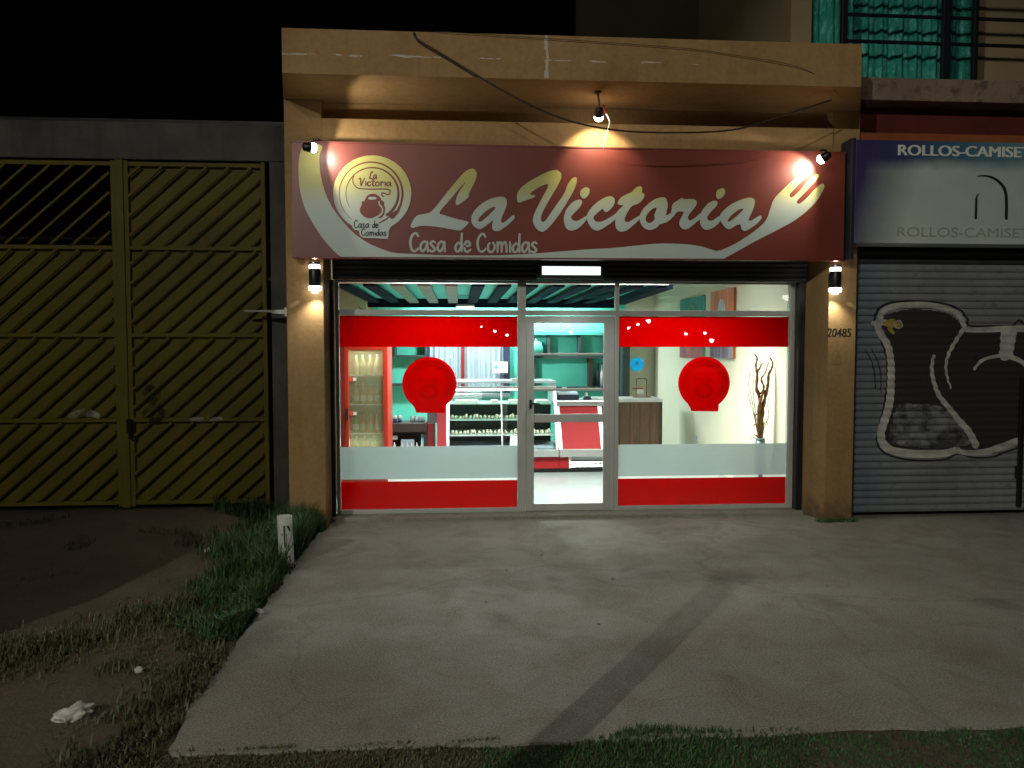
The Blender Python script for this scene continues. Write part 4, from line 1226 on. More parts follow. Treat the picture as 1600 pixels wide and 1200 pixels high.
fx = thing('lamp_flex', 'short white flex dangling from the middle spotlight to the sign', 'cable', (1.5, -.2, 3.9))
MB().tube([(1.44, -.33, 4.29), (1.475, -.33, 4.20)], .008, 6).build('red_end', M['red_enamel'], fx)
MB().tube(catmull([(1.475, -.33, 4.20), (1.515, -.30, 4.135), (1.505, -.25, 4.06), (1.49, -.19, 3.98), (1.485, -.145, 3.905)], 6), .007, 6).build('flex', M['wire_white'], fx)

# up and down wall lamps on the pillars
def sconce(x, z0, label, side):
    t = thing('wall_lamp', label, 'wall lamp', (x, 0, z0))
    y = -.085
    MB().box(x - .035, x + .035, -.03, .001, z0 + .09, z0 + .23, .004).build('bracket', M['black'], t)
    MB().lathe([(.056, .075), (.058, .08), (.058, .245), (.056, .25)], (x, y, z0), 24).build('body', M['black'], t, True)
    MB().lathe([(.052, .251), (.055, .255), (.055, .283), (.050, .287)], (x, y, z0), 24).build('diffuser', M['sconce_face'], t, True)
    MB().lathe([(.052, .288), (.056, .292), (.056, .318), (.050, .322)], (x, y, z0), 24).build('cap', M['steel'], t, True)
    MB().lathe([(.030, .008), (.034, .03), (.062, .034), (.064, .068), (.056, .0745)], (x, y, z0), 24).build('diffuser', M['sconce_face'], t, True)
    spot('lamp_light', (x, y, z0 - .01), (x, y + .03, z0 - 1), P_SCONCE, 118, .9, (1, .95, .84), t, .02)
    spot('lamp_light', (x, y, z0 + .33), (x, y + .02, z0 + 1), P_SCONCE * .5, 120, .8, (1, .95, .84), t, .02)
    spot('lamp_light', (x + side * .055, -.075, z0 + .01), (x + side * .24, .012, z0 - .115), P_SCONCE * .10, 13, .5, (.9, .98, 1), t, .005)
    return t
sconce(-1.442, 2.425, 'black cylinder wall lamp lit at both ends on the left ochre pillar', -1)
sconce(3.985, 2.435, 'black cylinder wall lamp lit at both ends on the right pillar above the house number', 1)

# light panel in front of the shutter box
lp = thing('light_panel', 'thin white light panel in a black frame under the sign', 'light panel', (1.21, .2, 2.7))
MB().box(.845, 1.575, .20, .28, 2.615, 2.785, .004).build('frame', M['black'], lp)
MB().box(.895, 1.525, .192, .1995, 2.655, 2.745).build('panel', M['panel_face'], lp)
spot('lamp_light', (1.21, .15, 2.60), (1.21, -1.0, 0), P_PANEL, 150, 1.0, (.92, .98, 1.0), lp, .1)

# house number and faint warning mark painted on the right pillar
nmb = thing('house_number', 'black painted house number 20485 on the right ochre pillar', 'house number', (4.08, 0, 1.99))
for q in range(2):
    text_shape('digits', '20485', 3.945 + .005 * q, 1.995, .265, .090, -.0005 - .0006 * q, M['print_black'], nmb, 0, .12, .001)
tri = thing('warning_mark', 'faint yellowish triangle mark below the house number', 'mark', (4.09, 0, 1.7))
flat_shape('triangle', [[(4.075, 1.86), (4.02, 1.70), (4.13, 1.70)]], -.0005, M['faint_mark'], tri, .001, 0)

br = thing('wall_bracket', 'thin pale bracket sticking out sideways from the left pillar', 'bracket', (-1.95, .06, 2.24))
MB().prism([(-2.19, 2.262), (-1.746, 2.268), (-1.746, 2.225), (-1.90, 2.228), (-1.92, 2.242), (-2.17, 2.244)], 'y', .05, .09).build('arm', M['alu'], br)
MB().box(-1.775, -1.7455, .03, .11, 2.20, 2.29, .004).build('plate', M['alu'], br)

# cables across the facade
cb = [(-.40, -.72, 4.79), (-.36, -.75, 4.71), (-.08, -.75, 4.55), (.51, -.75, 4.22), (.99, -.75, 4.02), (1.47, -.74, 3.93), (2.02, -.72, 3.92), (2.64, -.68, 3.97), (3.14, -.62, 4.13), (3.70, -.5, 4.33)]
tag(MB().tube(catmull(cb, 6), .0085, 6).build('hanging_cable', M['rubber'], None, True), 'thick black cable sagging across the parapet and above the sign', 'cable')
cb = [(-.2, -.722, 4.80), (1.9, -.722, 4.72), (2.6, -.722, 4.66), (3.3, -.722, 4.55), (3.72, -.60, 4.36)]
tag(MB().tube(catmull(cb, 6), .003, 5).build('thin_cable', M['rubber'], None, True), 'thin dark wire running along the parapet to the right corner', 'cable')

# neighbour's sign
ns = thing('neighbour_sign', 'faded blue and white sign box lettered ROLLOS-CAMISETAS with ghost lettering below', 'sign', (6, -.2, 2.95))
MB().box(4.10, 7.9, -.24, .05, 2.965, 4.02, .003).build('panel', M['faded'], ns)
MB().box(4.06, 4.099, -.236, .05, 2.80, 4.04, .003).build('side', M['sign_black'], ns)
M['lettering'] = plain('white_lettering', (.72, .76, .68), .5)
for q, d_ in enumerate((0, .006, .012)):
    text_shape('lettering', 'ROLLOS-CAMISETAS', 4.545 + d_, 3.868, 1.65, .108, -.2405 - .0006 * q, M['lettering'], ns, 0, 0, .002)
text_shape('ghost_lettering', 'ROLLOS-CAMISETAS', 4.56, 3.035, 1.65, .098, -.2405, plain('ghost_lettering', (.33, .36, .31), .6), ns, .0, 0, .004)
em = MB()
ribbon(em, [(5.41, 3.235), (5.41, 3.38), (5.412, 3.45), (5.44, 3.49)], (.028, .028, .006), -.2415, 4)
ribbon(em, [(5.41, 3.665), (5.50, 3.672), (5.60, 3.645), (5.69, 3.575), (5.735, 3.47), (5.745, 3.235)], (.008, .026, .034, .034), -.2418, 6)
em.build('emblem', M['print_black'], ns)

# ================================================================== STREET SIDE
mp_ = thing('marker_post', 'short dirty white plastic post with black scrawl beside the grass', 'post', (-1.475, -1.37, 0))
n_ = 20
pm = MB()
prof = []
vs, fs = [], []
for j, zz in enumerate((-.12, .02, .05, .2, .35, .447)):
    for k in range(n_):
        a = 2 * math.pi * k / n_
        lean = zz * -.03
        vs.append((-1.475 + lean + .064 * math.cos(a), -1.37 + .05 * math.sin(a), zz))
for j in range(5):
    for k in range(n_):
        fs.append([j * n_ + k, j * n_ + (k + 1) % n_, (j + 1) * n_ + (k + 1) % n_, (j + 1) * n_ + k])
o_ = len(vs)
for k in range(n_):
    a = 2 * math.pi * k / n_
    vs.append((-1.4885 + .057 * math.cos(a), -1.37 + .043 * math.sin(a), .447))
for k in range(n_):
    vs.append((-1.4885 + .055 * math.cos(2 * math.pi * k / n_), -1.37 + .042 * math.sin(2 * math.pi * k / n_), .30))
for k in range(n_):
    k1 = (k + 1) % n_
    fs.append([5 * n_ + k, 5 * n_ + k1, o_ + k1, o_ + k]); fs.append([o_ + k, o_ + k1, o_ + n_ + k1, o_ + n_ + k])
fs.append([o_ + n_ + k for k in range(n_)])
pm.add(vs, fs); pm.build('tube', M['post_white'], mp_, True)
def post_mark(pts, wds):
    mb = MB()
    ribbon(mb, pts, wds, 0, 5)
    for i, v in enumerate(mb.v):
        dx = v[0] + 1.475 + .03 * v[2]
        mb.v[i] = (v[0], -1.37 - .0505 * math.sqrt(max(0, 1 - min(.98, (dx / .064) ** 2))) - .0012, v[2])
    mb.build('scrawl', M['print_black'], mp_)
for pts, wds in (([(-1.482, .365), (-1.480, .28), (-1.478, .19)], (.014, .010)), ([(-1.465, .30), (-1.462, .24), (-1.468, .18)], (.005, .006)),
                 ([(-1.452, .36), (-1.444, .345), (-1.440, .325)], (.018, .010)), ([(-1.446, .20), (-1.448, .15)], (.010, .006)),
                 ([(-1.500, .30), (-1.497, .285)], (.008, .008)), ([(-1.50, .22), (-1.512, .19), (-1.52, .16)], (.006, .004)),
                 ([(-1.478, .15), (-1.476, .10), (-1.47, .04)], (.006, .010)), ([(-1.44, .10), (-1.436, .06)], (.010, .006)), ([(-1.455, .05), (-1.442, .03)], (.012, .008)),
                 ([(-1.50, .13), (-1.505, .09)], (.006, .004))):
    post_mark(pts, wds)

def lump(name, label, cat, loc, size, mat, seed, flat=.45, sub=2, group=None, rough=.45):
    bm = bmesh.new()
    bmesh.ops.create_icosphere(bm, subdivisions=sub, radius=1)
    for v in bm.verts:
        n = mnoise.noise(v.co * 1.7 + Vector((seed, 0, 0))) + .5 * mnoise.noise(v.co * 4.1 + Vector((seed, 5, 0)))
        v.co *= 1 + rough * n
        v.co = Vector((v.co.x * size[0], v.co.y * size[1], max(v.co.z, -.5) * size[2]))
    me = bpy.data.meshes.new(name); bm.to_mesh(me); bm.free()
    o = link(name, me, mat, None, sub > 2)
    o.location = (loc[0], loc[1], ground_z(loc[0], loc[1]) + loc[2] if loc[2] < .5 else loc[2])
    o.rotation_euler = (0, 0, seed * 1.3)
    return tag(o, label, cat, group)
lump('plastic_bag', 'crumpled dirty white plastic bag lying on the bare earth', 'bag', (-2.0, -3.95, .025), (.085, .05, .045), M['plastic_bag'], .55, sub=4, rough=.42)
lump('paper_scrap', 'long torn white paper scrap at the far edge of the sparse grass', 'litter', (-2.66, -2.81, .012), (.075, .02, .014), M['paper'], 2.1, sub=3)
lump('paper_scrap', 'small pale paper scrap in the grass near the plastic bag', 'litter', (-1.88, -3.43, .02), (.022, .03, .02), M['paper'], 3.3, sub=3)
lump('paper_scrap', 'flat pale paper scrap on the worn left edge of the pavement', 'litter', (-1.40, -2.58, .055), (.05, .022, .008), M['paper'], 4.2, sub=3)
lump('paper_scrap', 'tiny white paper scrap at the foot of the tall verge grass', 'litter', (-2.22, -1.10, .03), (.03, .02, .02), M['paper'], 5.2, sub=3)
rnd = random.Random(11)
peb = lump('pebble', 'small pale pebble lying loose on the concrete pavement', 'pebble', (.95, -2.9, .055), (.018, .014, .010), M['stone'], 1.7, sub=1, group='pebbles on the pavement')
for x_, y_ in ((.4, -1.6), (1.25, -1.9), (1.9, -3.6), (.2, -2.4), (2.9, -2.2), (1.35, -3.7), (-.3, -1.3), (.6, -3.4), (3.3, -1.1), (.75, -1.15), (-.7, -4.1), (2.2, -4.2)):
    c_ = peb.copy(); C.objects.link(c_); c_.location = (x_, y_, .004); s_ = rnd.uniform(.5, 1.2); c_.scale = (s_, s_, s_); c_.rotation_euler = (0, 0, rnd.uniform(0, 6))
peb.location.z = .004

# grass: uncountable blades, one object per stand
def blades(name, label, mat, spots, seed, wid=.004):
    """spots: (x, y, height) per blade."""
    rr = random.Random(seed)
    vs, fs = [], []
    for x, y, h in spots:
        a = rr.uniform(0, 2 * math.pi); l = rr.uniform(.15, .75) * h; w = wid * rr.uniform(.6, 1.5)
        dx, dy = math.cos(a), math.sin(a)
        z = (ground_z(x, y) if x < -1.44 or y < -4.40 else 0) - .008
        o = len(vs)
        px_, py_ = -dy * w, dx * w
        vs += [(x - px_, y - py_, z), (x + px_, y + py_, z),
               (x + dx * l * .35 - px_ * .8, y + dy * l * .35 - py_ * .8, z + h * .62), (x + dx * l * .35 + px_ * .8, y + dy * l * .35 + py_ * .8, z + h * .62),
               (x + dx * l, y + dy * l, z + h * rr.uniform(.75, 1))]
        fs += [[o, o + 1, o + 3, o + 2], [o + 2, o + 3, o + 4]]
    me = bpy.data.meshes.new(name); me.from_pydata(vs, [], fs); me.materials.append(mat)
    o = bpy.data.objects.new(name, me); C.objects.link(o)
    o['kind'] = 'stuff'; o['label'] = label
    return o
rnd = random.Random(5)
lush, sparse, dry, strip = [], [], [], []
def nz(x, y, s=1.0, o=0):
    return mnoise.noise(Vector((x * s, y * s, o)))
while len(lush) < 11500:
    y = rnd.uniform(-3.0, .25); edge_x = -1.44 if y < 0 else -1.76
    wdt = .30 + .55 * smooth(-3.2, -1.2, y) - .1 * smooth(-.6, .2, y)
    x = edge_x - abs(rnd.gauss(0, .55)) * wdt
    if x < -2.55 or y > .2 and x > -1.76: continue
    d = (edge_x - x) / .9
    if rnd.random() > 1.0 - d * .9 + 1.3 * nz(x, y, 2.4): continue
    h = (.10 + .20 * smooth(-2.9, -1.0, y)) * (1.0 - .62 * min(1, d)) * rnd.uniform(.3, 1.3) * (1 + .9 * nz(x, y, 4.5, 8))
    lush.append((x, y, max(.03, h)))
while len(sparse) < 17000:
    x = rnd.uniform(-4.6, -1.40); y = rnd.uniform(-4.9, -.1)
    # a loose diagonal mat of grass from the slab edge out towards the lower left, and a second one along the slab
    d1 = abs((y + 2.35) - .95 * (x + 1.9)) / 1.4
    m1 = math.exp(-(d1 / .26) ** 2)
    m2 = math.exp(-((x + 1.62 + .22 * nz(0, y, 1.5)) / .20) ** 2) * smooth(-2.6, -3.2, y)
    m3 = .55 * smooth(.28, .5, nz(x, y, 2.2, 9))
    p_ = max(m1, m2, m3) * (.55 + 1.2 * nz(x, y, 3.1, 4))
    if rnd.random() < p_:
        sparse.append((x, y, rnd.uniform(.02, .075) * (1 + .6 * m1)))
for q in range(4200):     # weeds along the pillar feet
    if q < 900:
        x = rnd.uniform(-1.74, -1.38); y = rnd.uniform(-.14, -.01); h = .16 * rnd.random() ** 2 + .03
        if nz(x, 0, 6, 2) < -.25: continue
    elif q < 1400:
        x = rnd.uniform(3.86, 4.3); y = rnd.uniform(-.10, -.005); h = .05 * rnd.random() + .01
    else:
        continue
    lush.append((x, y, h))
while len(strip) < 42000:
    x = rnd.uniform(-1.6, 5.2); y = rnd.uniform(-5.0, -4.32)
    front = -4.44 + .11 * math.exp(-((x - 1.0) / .34) ** 2) + .05 * math.exp(-((x - 1.62) / .2) ** 2) + .035 * nz(x, 0, 4) + (.05 if x < .2 else 0)
    if y > front: continue
    if rnd.random() < .9 + .6 * nz(x, y, 4, 6):
        k_ = math.exp(-((x - .95) / .45) ** 2)
        strip.append((x, y, rnd.uniform(.012, .035) + .032 * k_ * rnd.random()))
blades('verge_grass', 'lush dark green grass along the left edge of the slab', M['grass'], lush, 1, .0045)
blades('sparse_grass', 'thin grass scattered over the bare earth', M['grass_dry'], sparse, 2, .004)
blades('front_grass', 'short grass along the street edge of the slab', M['grass'], [s for s in strip if s[0] > .1], 3, .0035)
blades('front_grass', 'short dry grass along the street edge of the slab', M['grass_dry'], [s for s in strip if s[0] <= .1], 4, .0035)

# street lighting behind the photographer: the near lamp, an added fill lamp, a pole that throws the long shadow, far lamps mirrored in the glass
def street_lamp(x, y, h_, label, r, arm):
    t = thing('street_lamp', label, 'street lamp', (x, y, 0))
    MB().tube([(x, y, -.1), (x, y, h_ - .3), (x, y, h_ + .1)], [.09, .06, .05], 10).build('pole', M['black'], t, True)
    MB().tube([(x, y, h_), (x + arm[0], y + arm[1], h_ + .1)], .035, 8).build('arm', M['galv'], t)
    MB().lathe([(r * .6, .14), (r * 1.1, .05), (r * 1.15, 0)], (x + arm[0], y + arm[1], h_), 14).build('hood', M['galv'], t, True)
    MB().lathe([(r, 0), (r * .95, -r * .7), (r * .4, -r * 1.4)], (x + arm[0], y + arm[1], h_), 14).build('lamp', M['street_face'], t, True)
    return t
t = street_lamp(-10.7, -20.2, 10.0, 'tall street lamp lighting the pavement from behind the street corner', .16, (.7, 1.0))
spot('lamp_light', (-10.0, -19.2, 9.75), (2.0, -3.0, 0), P_STREET, 38, .4, (1.0, .96, .86), t, .03)
t = street_lamp(-4.7, -16.7, 9.0, 'tall street lamp across the road, straight opposite the yellow gate', .16, (.7, .7))
l = bpy.data.lights.new('lamp_light', 'POINT'); l.energy = P_FILL; l.color = (1.0, .94, .84); l.shadow_soft_size = .15  # added lamp, fills the shadows left by the near street lamp
o = bpy.data.objects.new('lamp_light', l); C.objects.link(o); o.location = (-4.0, -16.0, 8.7); attach(o, t)
for i, (x, y, z, r) in enumerate(STREET):
    street_lamp(x, y, z, 'distant street lamp, %s in the row mirrored in the shop glass' % ORD[i], r, (0, .3))
ks = thing('corner_house', 'plain two storey house beside the photographer, shading the yellow gate', 'building', (-7, -8.8, 0))  # block added out of view to keep lamp light off the gate
MB().box(-9.2, -5.68, -9.0, -8.0, -.2, 8.6, .02).build('wall', M['olive'], ks)
MB().box(-9.3, -5.64, -9.06, -7.96, 8.601, 8.75, .02).build('roof', M['galv'], ks)
MB().box(-8.6, -7.0, -7.998, -7.96, .9, 2.2, .01).build('window_shutter', M['shutter'], ks)
MB().box(-8.6, -7.0, -7.998, -7.96, 5.0, 6.3, .01).build('window_shutter', M['shutter'], ks)
up = thing('utility_pole', 'short weathered wooden pole by the kerb behind the photographer', 'pole', (-2.5, -8.6, 0))
MB().tube([(-2.5, -8.6, -.2), (-2.5, -8.6, 3.75)], [.082, .074], 14).build('shaft', M['pole_wood'], up, True)
MB().lathe([(.11, 0), (.11, .03), (.02, .06)], (-2.5, -8.6, 3.75), 14).build('cap', M['galv'], up)

# ================================================================== INSIDE THE SHOP
FZ = .05
# drinks fridge
fr = thing('drinks_fridge', 'tall red drinks fridge with a glass door of bottles', 'fridge', (-1.16, 1.8, FZ))
fb = MB(); fb.box(-1.46, -1.44, 1.52, 2.1, FZ, 2.0); fb.box(-.88, -.862, 1.52, 2.1, FZ, 2.0); fb.box(-1.44, -.88, 2.05, 2.1, FZ, 2.0); fb.box(-1.44, -.88, 1.52, 2.05, 1.93, 2.0); fb.box(-1.44, -.88, 1.52, 2.05, FZ, .30)
fb.build('cabinet', M['red_frame'], fr)
MB().box(-1.439, -.881, 2.03, 2.045, .30, 1.93).build('lining', M['fridge_lining'], fr)
df = MB(); df.box(-1.455, -1.335, 1.47, 1.515, .30, 1.99, .005); df.box(-.922, -.865, 1.47, 1.515, .30, 1.99, .005); df.box(-1.334, -.923, 1.47, 1.515, 1.845, 1.99, .005); df.box(-1.334, -.923, 1.47, 1.515, .30, .36, .005)
df.build('door_frame', M['red_frame'], fr)
MB().box(-1.452, -1.375, 1.455, 1.4695, .35, 1.95, .003).build('door_edge', M['red_dark'], fr)
MB().box(-1.334, -.923, 1.488, 1.494, .36, 1.845).build('pane', M['fridge_glass'], fr)
MB().box(-1.36, -1.34, 1.43, 1.4695, 1.0, 1.14, .004).build('handle', M['black'], fr)
for z in (.50, .80, 1.16, 1.52):
    MB().box(-1.44, -.88, 1.60, 2.02, z, z + .012).build('shelf', M['white'], fr)
area('lamp_light', (-1.16, 1.62, 1.915), .4, .1, 4, (1, 1, .85), fr)
area('lamp_light', (-1.16, 1.56, .7), .4, .1, .9, (1, 1, .85), fr, (R(-120), 0, 0))
bot = {}
def bottle(kind, x, y, z, label, s=1.0, group='bottles in the red fridge'):
    if kind not in bot:
        t = thing('bottle', label, 'bottle', (0, 0, 0), group)
        MB().lathe([(.034, 0), (.038, .01), (.038, .14), (.016, .20), (.013, .235)], n=12).build('body', M['bottle_' + kind], t, True)
        MB().lathe([(.015, .236), (.015, .255)], n=12).build('cap', M['white_tag'] if kind in 'ab' else M['orange_tag'], t)
        MB().lathe([(.0384, .04), (.0384, .11)], n=12).build('paper_band', M['white_tag'] if kind in 'bd' else M['fridge_lining'], t)
        bot[kind] = t
        c_ = t
    else:
        c_ = copy_tree(bot[kind])
        c_['label'] = label
        c_['group'] = group
    c_.location = (x, y, z); c_.scale = (s, s, s)
    return c_
for x, q in zip((-1.27, -1.19, -1.10, -1.01), ORD):
    bottle('a', x, 1.70, 1.532, 'pale yellow bottle, %s from the left on the top fridge shelf' % q, group='bottles on the top fridge shelf')
for x, q in zip((-1.28, -1.19, -1.10, -1.01), ORD):
    bottle('b', x, 1.70, 1.172, 'amber bottle with a white label, %s from the left on the second fridge shelf' % q, group='bottles on the second fridge shelf')
bottle('d', -1.28, 1.70, .812, 'green bottle with an orange cap on the third fridge shelf')
bottle('c', -1.19, 1.70, .812, 'orange drink bottle beside the green one in the fridge', group='orange bottles in the red fridge')
for x, q in ((-1.10, 'second'), (-1.01, 'third')):
    bottle('c', x, 1.70, .812, 'orange drink bottle, %s to the right of the green one in the fridge' % q, group='orange bottles in the red fridge')
for x, q in zip((-1.28, -1.17, -1.06), ORD):
    bottle('b', x, 1.70, .512, 'amber bottle with a white label, %s from the left on the lowest fridge shelf' % q, group='bottles on the lowest fridge shelf')
for z, l1, l2 in ((1.465, 'upper', 'upper'), (1.045, 'lower', 'lower')):
    tag(MB().box(-1.33, -1.285, 1.482, 1.486, z, z + .055).build('price_tag', M['orange_tag']), 'orange price tag on the fridge glass, %s of the two' % l1, 'price tag')
    tag(MB().box(-1.283, -1.245, 1.482, 1.486, z + .005, z + .045).build('price_tag', M['white_tag']), 'white price tag on the fridge glass, %s of the two' % l2, 'price tag')

# wall shelves on the turquoise wall, left of the curtain
ls = thing('wall_shelf', 'turquoise wall shelves with dark edges between the fridge and the curtain', 'shelf', (-.95, 6.45, 1.1))
for z in (1.16, 1.69, 2.05):
    MB().box(-1.58, -.60, 6.28, 6.615, z, z + .035, .003).build('shelf_board', M['dark_edge'] if z < 2 else M['teal_dark'], ls)
for x in (-1.58, -1.19, -.62):
    MB().box(x, x + .035, 6.30, 6.615, 1.726, 2.049, .003).build('upright', M['dark_edge'], ls)
# kitchen hatch with white curtain
kw = thing('kitchen_hatch', 'dark framed kitchen hatch behind the display case', 'window', (.2, 6.55, 1.0))
MB().box(-.60, -.54, 6.45, 6.615, 1.0, 2.45, .004).build('frame', M['navy'], kw)
MB().box(.055, .115, 6.40, 6.60, 1.0, 2.45, .004).build('mullion', M['red_dark'], kw)
MB().box(.86, .97, 6.45, 6.615, 1.0, 2.45, .004).build('frame', M['navy'], kw)
MB().box(-.6, .97, 6.42, 6.615, .93, .999, .004).build('sill', M['steel'], kw)
def drape(x0, x1, z0, z1, y, label):
    vs, fs = [], []
    n1, n2 = 60, 6
    for i in range(n1 + 1):
        x = x0 + (x1 - x0) * i / n1
        for j in range(n2 + 1):
            vs.append((x, y + .022 * math.sin(x * 62) + .01 * math.sin(x * 23 + j * .4), z0 + (z1 - z0) * j / n2))
    for i in range(n1):
        for j in range(n2):
            a = i * (n2 + 1) + j
            fs.append([a, a + n2 + 1, a + n2 + 2, a + 1])
    return tag(MB().add(vs, fs).build('hatch_curtain', M['curtain'], None, True), label, 'curtain', 'curtains of the kitchen hatch')
drape(-.53, .05, 1.02, 2.42, 6.53, 'pleated white curtain left of the dark red mullion')
drape(.12, .85, 1.02, 2.42, 6.53, 'pleated white curtain right of the dark red mullion')
nc = thing('notice_card', 'small white notice card with a teal mark above the display case', 'notice', (.75, 6.1, 1.45))
MB().box(.64, .92, 6.30, 6.305, 1.39, 1.60).build('card', M['white_tag'], nc)
MB().box(.67, .74, 6.296, 6.299, 1.47, 1.53).build('mark', M['teal_dark'], nc)
MB().box(.76, .88, 6.296, 6.299, 1.485, 1.515).build('mark', M['grey_box'], nc)

# low dark cabinet with cups
dc = thing('low_cabinet', 'low dark brown cabinet beside the red fridge', 'cabinet', (-.76, 3.6, FZ))
cbx = MB(); cbx.box(-1.10, -.47, 3.40, 3.44, .62, .75, .003); cbx.box(-1.10, -1.06, 3.40, 3.85, FZ, .62); cbx.box(-.51, -.47, 3.44, 3.85, FZ, .75); cbx.box(-1.10, -.511, 3.82, 3.86, FZ, .75); cbx.box(-1.10, -.511, 3.441, 3.85, .735, .75)
cbx.box(-1.06, -.511, 3.42, 3.82, .33, .36)
cbx.build('carcass', M['wood_dark'], dc)
MB().box(-.465, -.355, 3.44, 3.86, FZ, .74, .004).build('side_panel', M['red_dark'], dc)
MB().box(-.465, -.30, 3.50, 3.55, .745, .94, .004).build('grey_panel', M['alu_dark'], dc)
cup = thing('cup', 'dark blue cup with a white lid on the low cabinet', 'cup', (0, 0, 0), 'blue cups on the low cabinet')
MB().lathe([(.030, 0), (.033, .05)], n=12).build('body', M['blue_cup'], cup, True)
MB().lathe([(.034, .0505), (.032, .08), (.014, .10)], n=12).build('lid', M['white'], cup, True)
for i, x in enumerate((-1.0, -.93, -.86)):
    c_ = cup if i == 0 else copy_tree(cup)
    c_.location = (x - .02, 3.6, .751); c_['label'] = 'dark blue cup with a white lid, %s from the fridge on the low cabinet' % ORD[i]
gj = thing('glass_jar', 'small pale glass jar on the low cabinet behind the round sticker', 'jar', (0, 0, 0), 'glass jars on the low cabinet')
MB().lathe([(.026, 0), (.030, .05), (.02, .075)], n=10).build('body', M['grey_box'], gj, True)
MB().lathe([(.022, .0755), (.022, .09)], n=10).build('lid', M['white'], gj, True)
for i, (x, dz) in enumerate(((-.70, 0), (-.64, 0), (-.58, 0), (-.53, 0))):
    c_ = gj if i == 0 else copy_tree(gj)
    c_.location = (x, 3.62, .751); c_['label'] = 'small pale glass jar, %s from the blue cups on the low cabinet' % ORD[i]
tag(MB().box(-.86, -.66, 3.50, 3.60, .362, .50, .01).build('carton', M['grey_box']), 'blue grey carton on the lower shelf of the low cabinet', 'carton')
tag(MB().box(-.56, -.52, 3.50, 3.58, .362, .58, .004).build('carton', M['pale_blue']), 'tall pale blue and white carton at the right of the low cabinet', 'carton')
tag(MB().box(-.99, -.91, 3.50, 3.56, .50, .555, .004).build('card', M['white_tag']), 'small white card in the upper part of the low cabinet', 'card')
jr = None
for i, x in enumerate((-1.02, -.95, -.84, -.76, -.70, -.62, -.545)):
    if jr is None:
        jr = thing('bottle', 'short white bottle at the front of the low cabinet shelf', 'bottle', (0, 0, 0), 'white bottles in the low cabinet')
        MB().lathe([(.018, 0), (.02, .05), (.008, .075), (.008, .10)], n=10).build('body', M['white'], jr, True)
        c_ = jr
    else:
        c_ = copy_tree(jr)
    c_.location = (x, 3.455, .362); c_['label'] = 'short white bottle, %s from the fridge on the low cabinet shelf' % ORD[i]

# glass display case
dcx0, dcx1 = -.31, 1.455
case = thing('display_case', 'long glass display case with white top and red base full of pastries', 'display case', (.57, 3.5, FZ))
MB().box(dcx0, dcx1, 3.36, 4.10, 1.345, 1.375, .006).build('top', M['case_top'], case)
MB().box(dcx0, dcx1, 3.355, 3.40, 1.265, 1.300, .005).build('top_rail', M['white'], case)
MB().box(dcx0 + .02, dcx1 - .02, 3.372, 3.378, 1.301, 1.344).build('top_pane', M['case_glass'], case)
for x in (dcx0, dcx1 - .04):
    MB().box(x, x + .04, 3.41, 4.08, 1.03, 1.344, .003).build('side_frame', M['case_top'], case)
MB().box(dcx0 + .1, dcx1, 3.349, 3.3545, 1.278, 1.288).build('top_trim', M['steel'], case)
MB().box(dcx0, dcx1, 2.98, 4.10, .29, .40, .01).build('sill', M['steel'], case)
MB().box(dcx0, dcx1, 3.03, 4.08, .115, .289, .004).build('base_panel', M['red_enamel'], case)
MB().box(dcx0, dcx1, 3.10, 4.05, FZ, .114).build('plinth', M['black'], case)
MB().prism([(3.0, .401), (3.06, .401), (3.40, 1.264), (3.34, 1.264)], 'x', dcx0, dcx0 + .135).build('end_panel', M['red_enamel'], case)
for x in (dcx0 + .136, .62, dcx1 - .045):
    MB().prism([(3.02, .401), (3.045, .401), (3.375, 1.264), (3.35, 1.264)], 'x', x, x + .022 if x == .62 else x + .04).build('post', M['steel'], case)
MB().prism([(3.027, .402), (3.033, .402), (3.363, 1.263), (3.357, 1.263)], 'x', dcx0 + .18, .618).build('pane', M['case_glass'], case)
MB().prism([(3.027, .402), (3.033, .402), (3.363, 1.263), (3.357, 1.263)], 'x', .644, dcx1 - .05).build('pane', M['case_glass'], case)
MB().box(dcx0 + .01, dcx1 - .01, 3.95, 4.0, .401, 1.02).build('back_panel', M['glass_teal'], case)
MB().box(dcx0 + .14, dcx1 - .05, 3.10, 3.94, .402, .42).build('deck', M['grey_box'], case)
for z, y0 in ((.575, 3.22), (.795, 3.30), (1.025, 3.38)):
    MB().box(dcx0 + .18, dcx1 - .06, y0, 3.94, z, z + .018).build('shelf', M['tray'] if z > .7 else M['white'], case)
MB().box(.68, .76, 3.93, 3.949, .42, 1.0).build('back_door_edge', M['alu'], case)
MB().box(dcx0 + .2, dcx1 - .08, 3.36, 3.40, 1.235, 1.262).build('light_tube', emit('lit_tube', (.9, 1, 1), 3.0), case)
area('lamp_light', ((dcx0 + dcx1) / 2, 3.5, 1.23), 1.5, .1, 9, cool, case)
rnd = random.Random(21)
def make_pastry():
    bm = bmesh.new(); bmesh.ops.create_uvsphere(bm, u_segments=10, v_segments=6, radius=1)
    for v in bm.verts:
        r = 1 + .12 * mnoise.noise(v.co * 2)
        v.co = Vector((v.co.x * .018 * r, v.co.y * .05 * r, v.co.z * .030 * r + .026))
    me = bpy.data.meshes.new('pastry'); bm.to_mesh(me); bm.free()
    return link('pastry', me, M['pastry'], None, True)
pas = make_pastry(); first = True
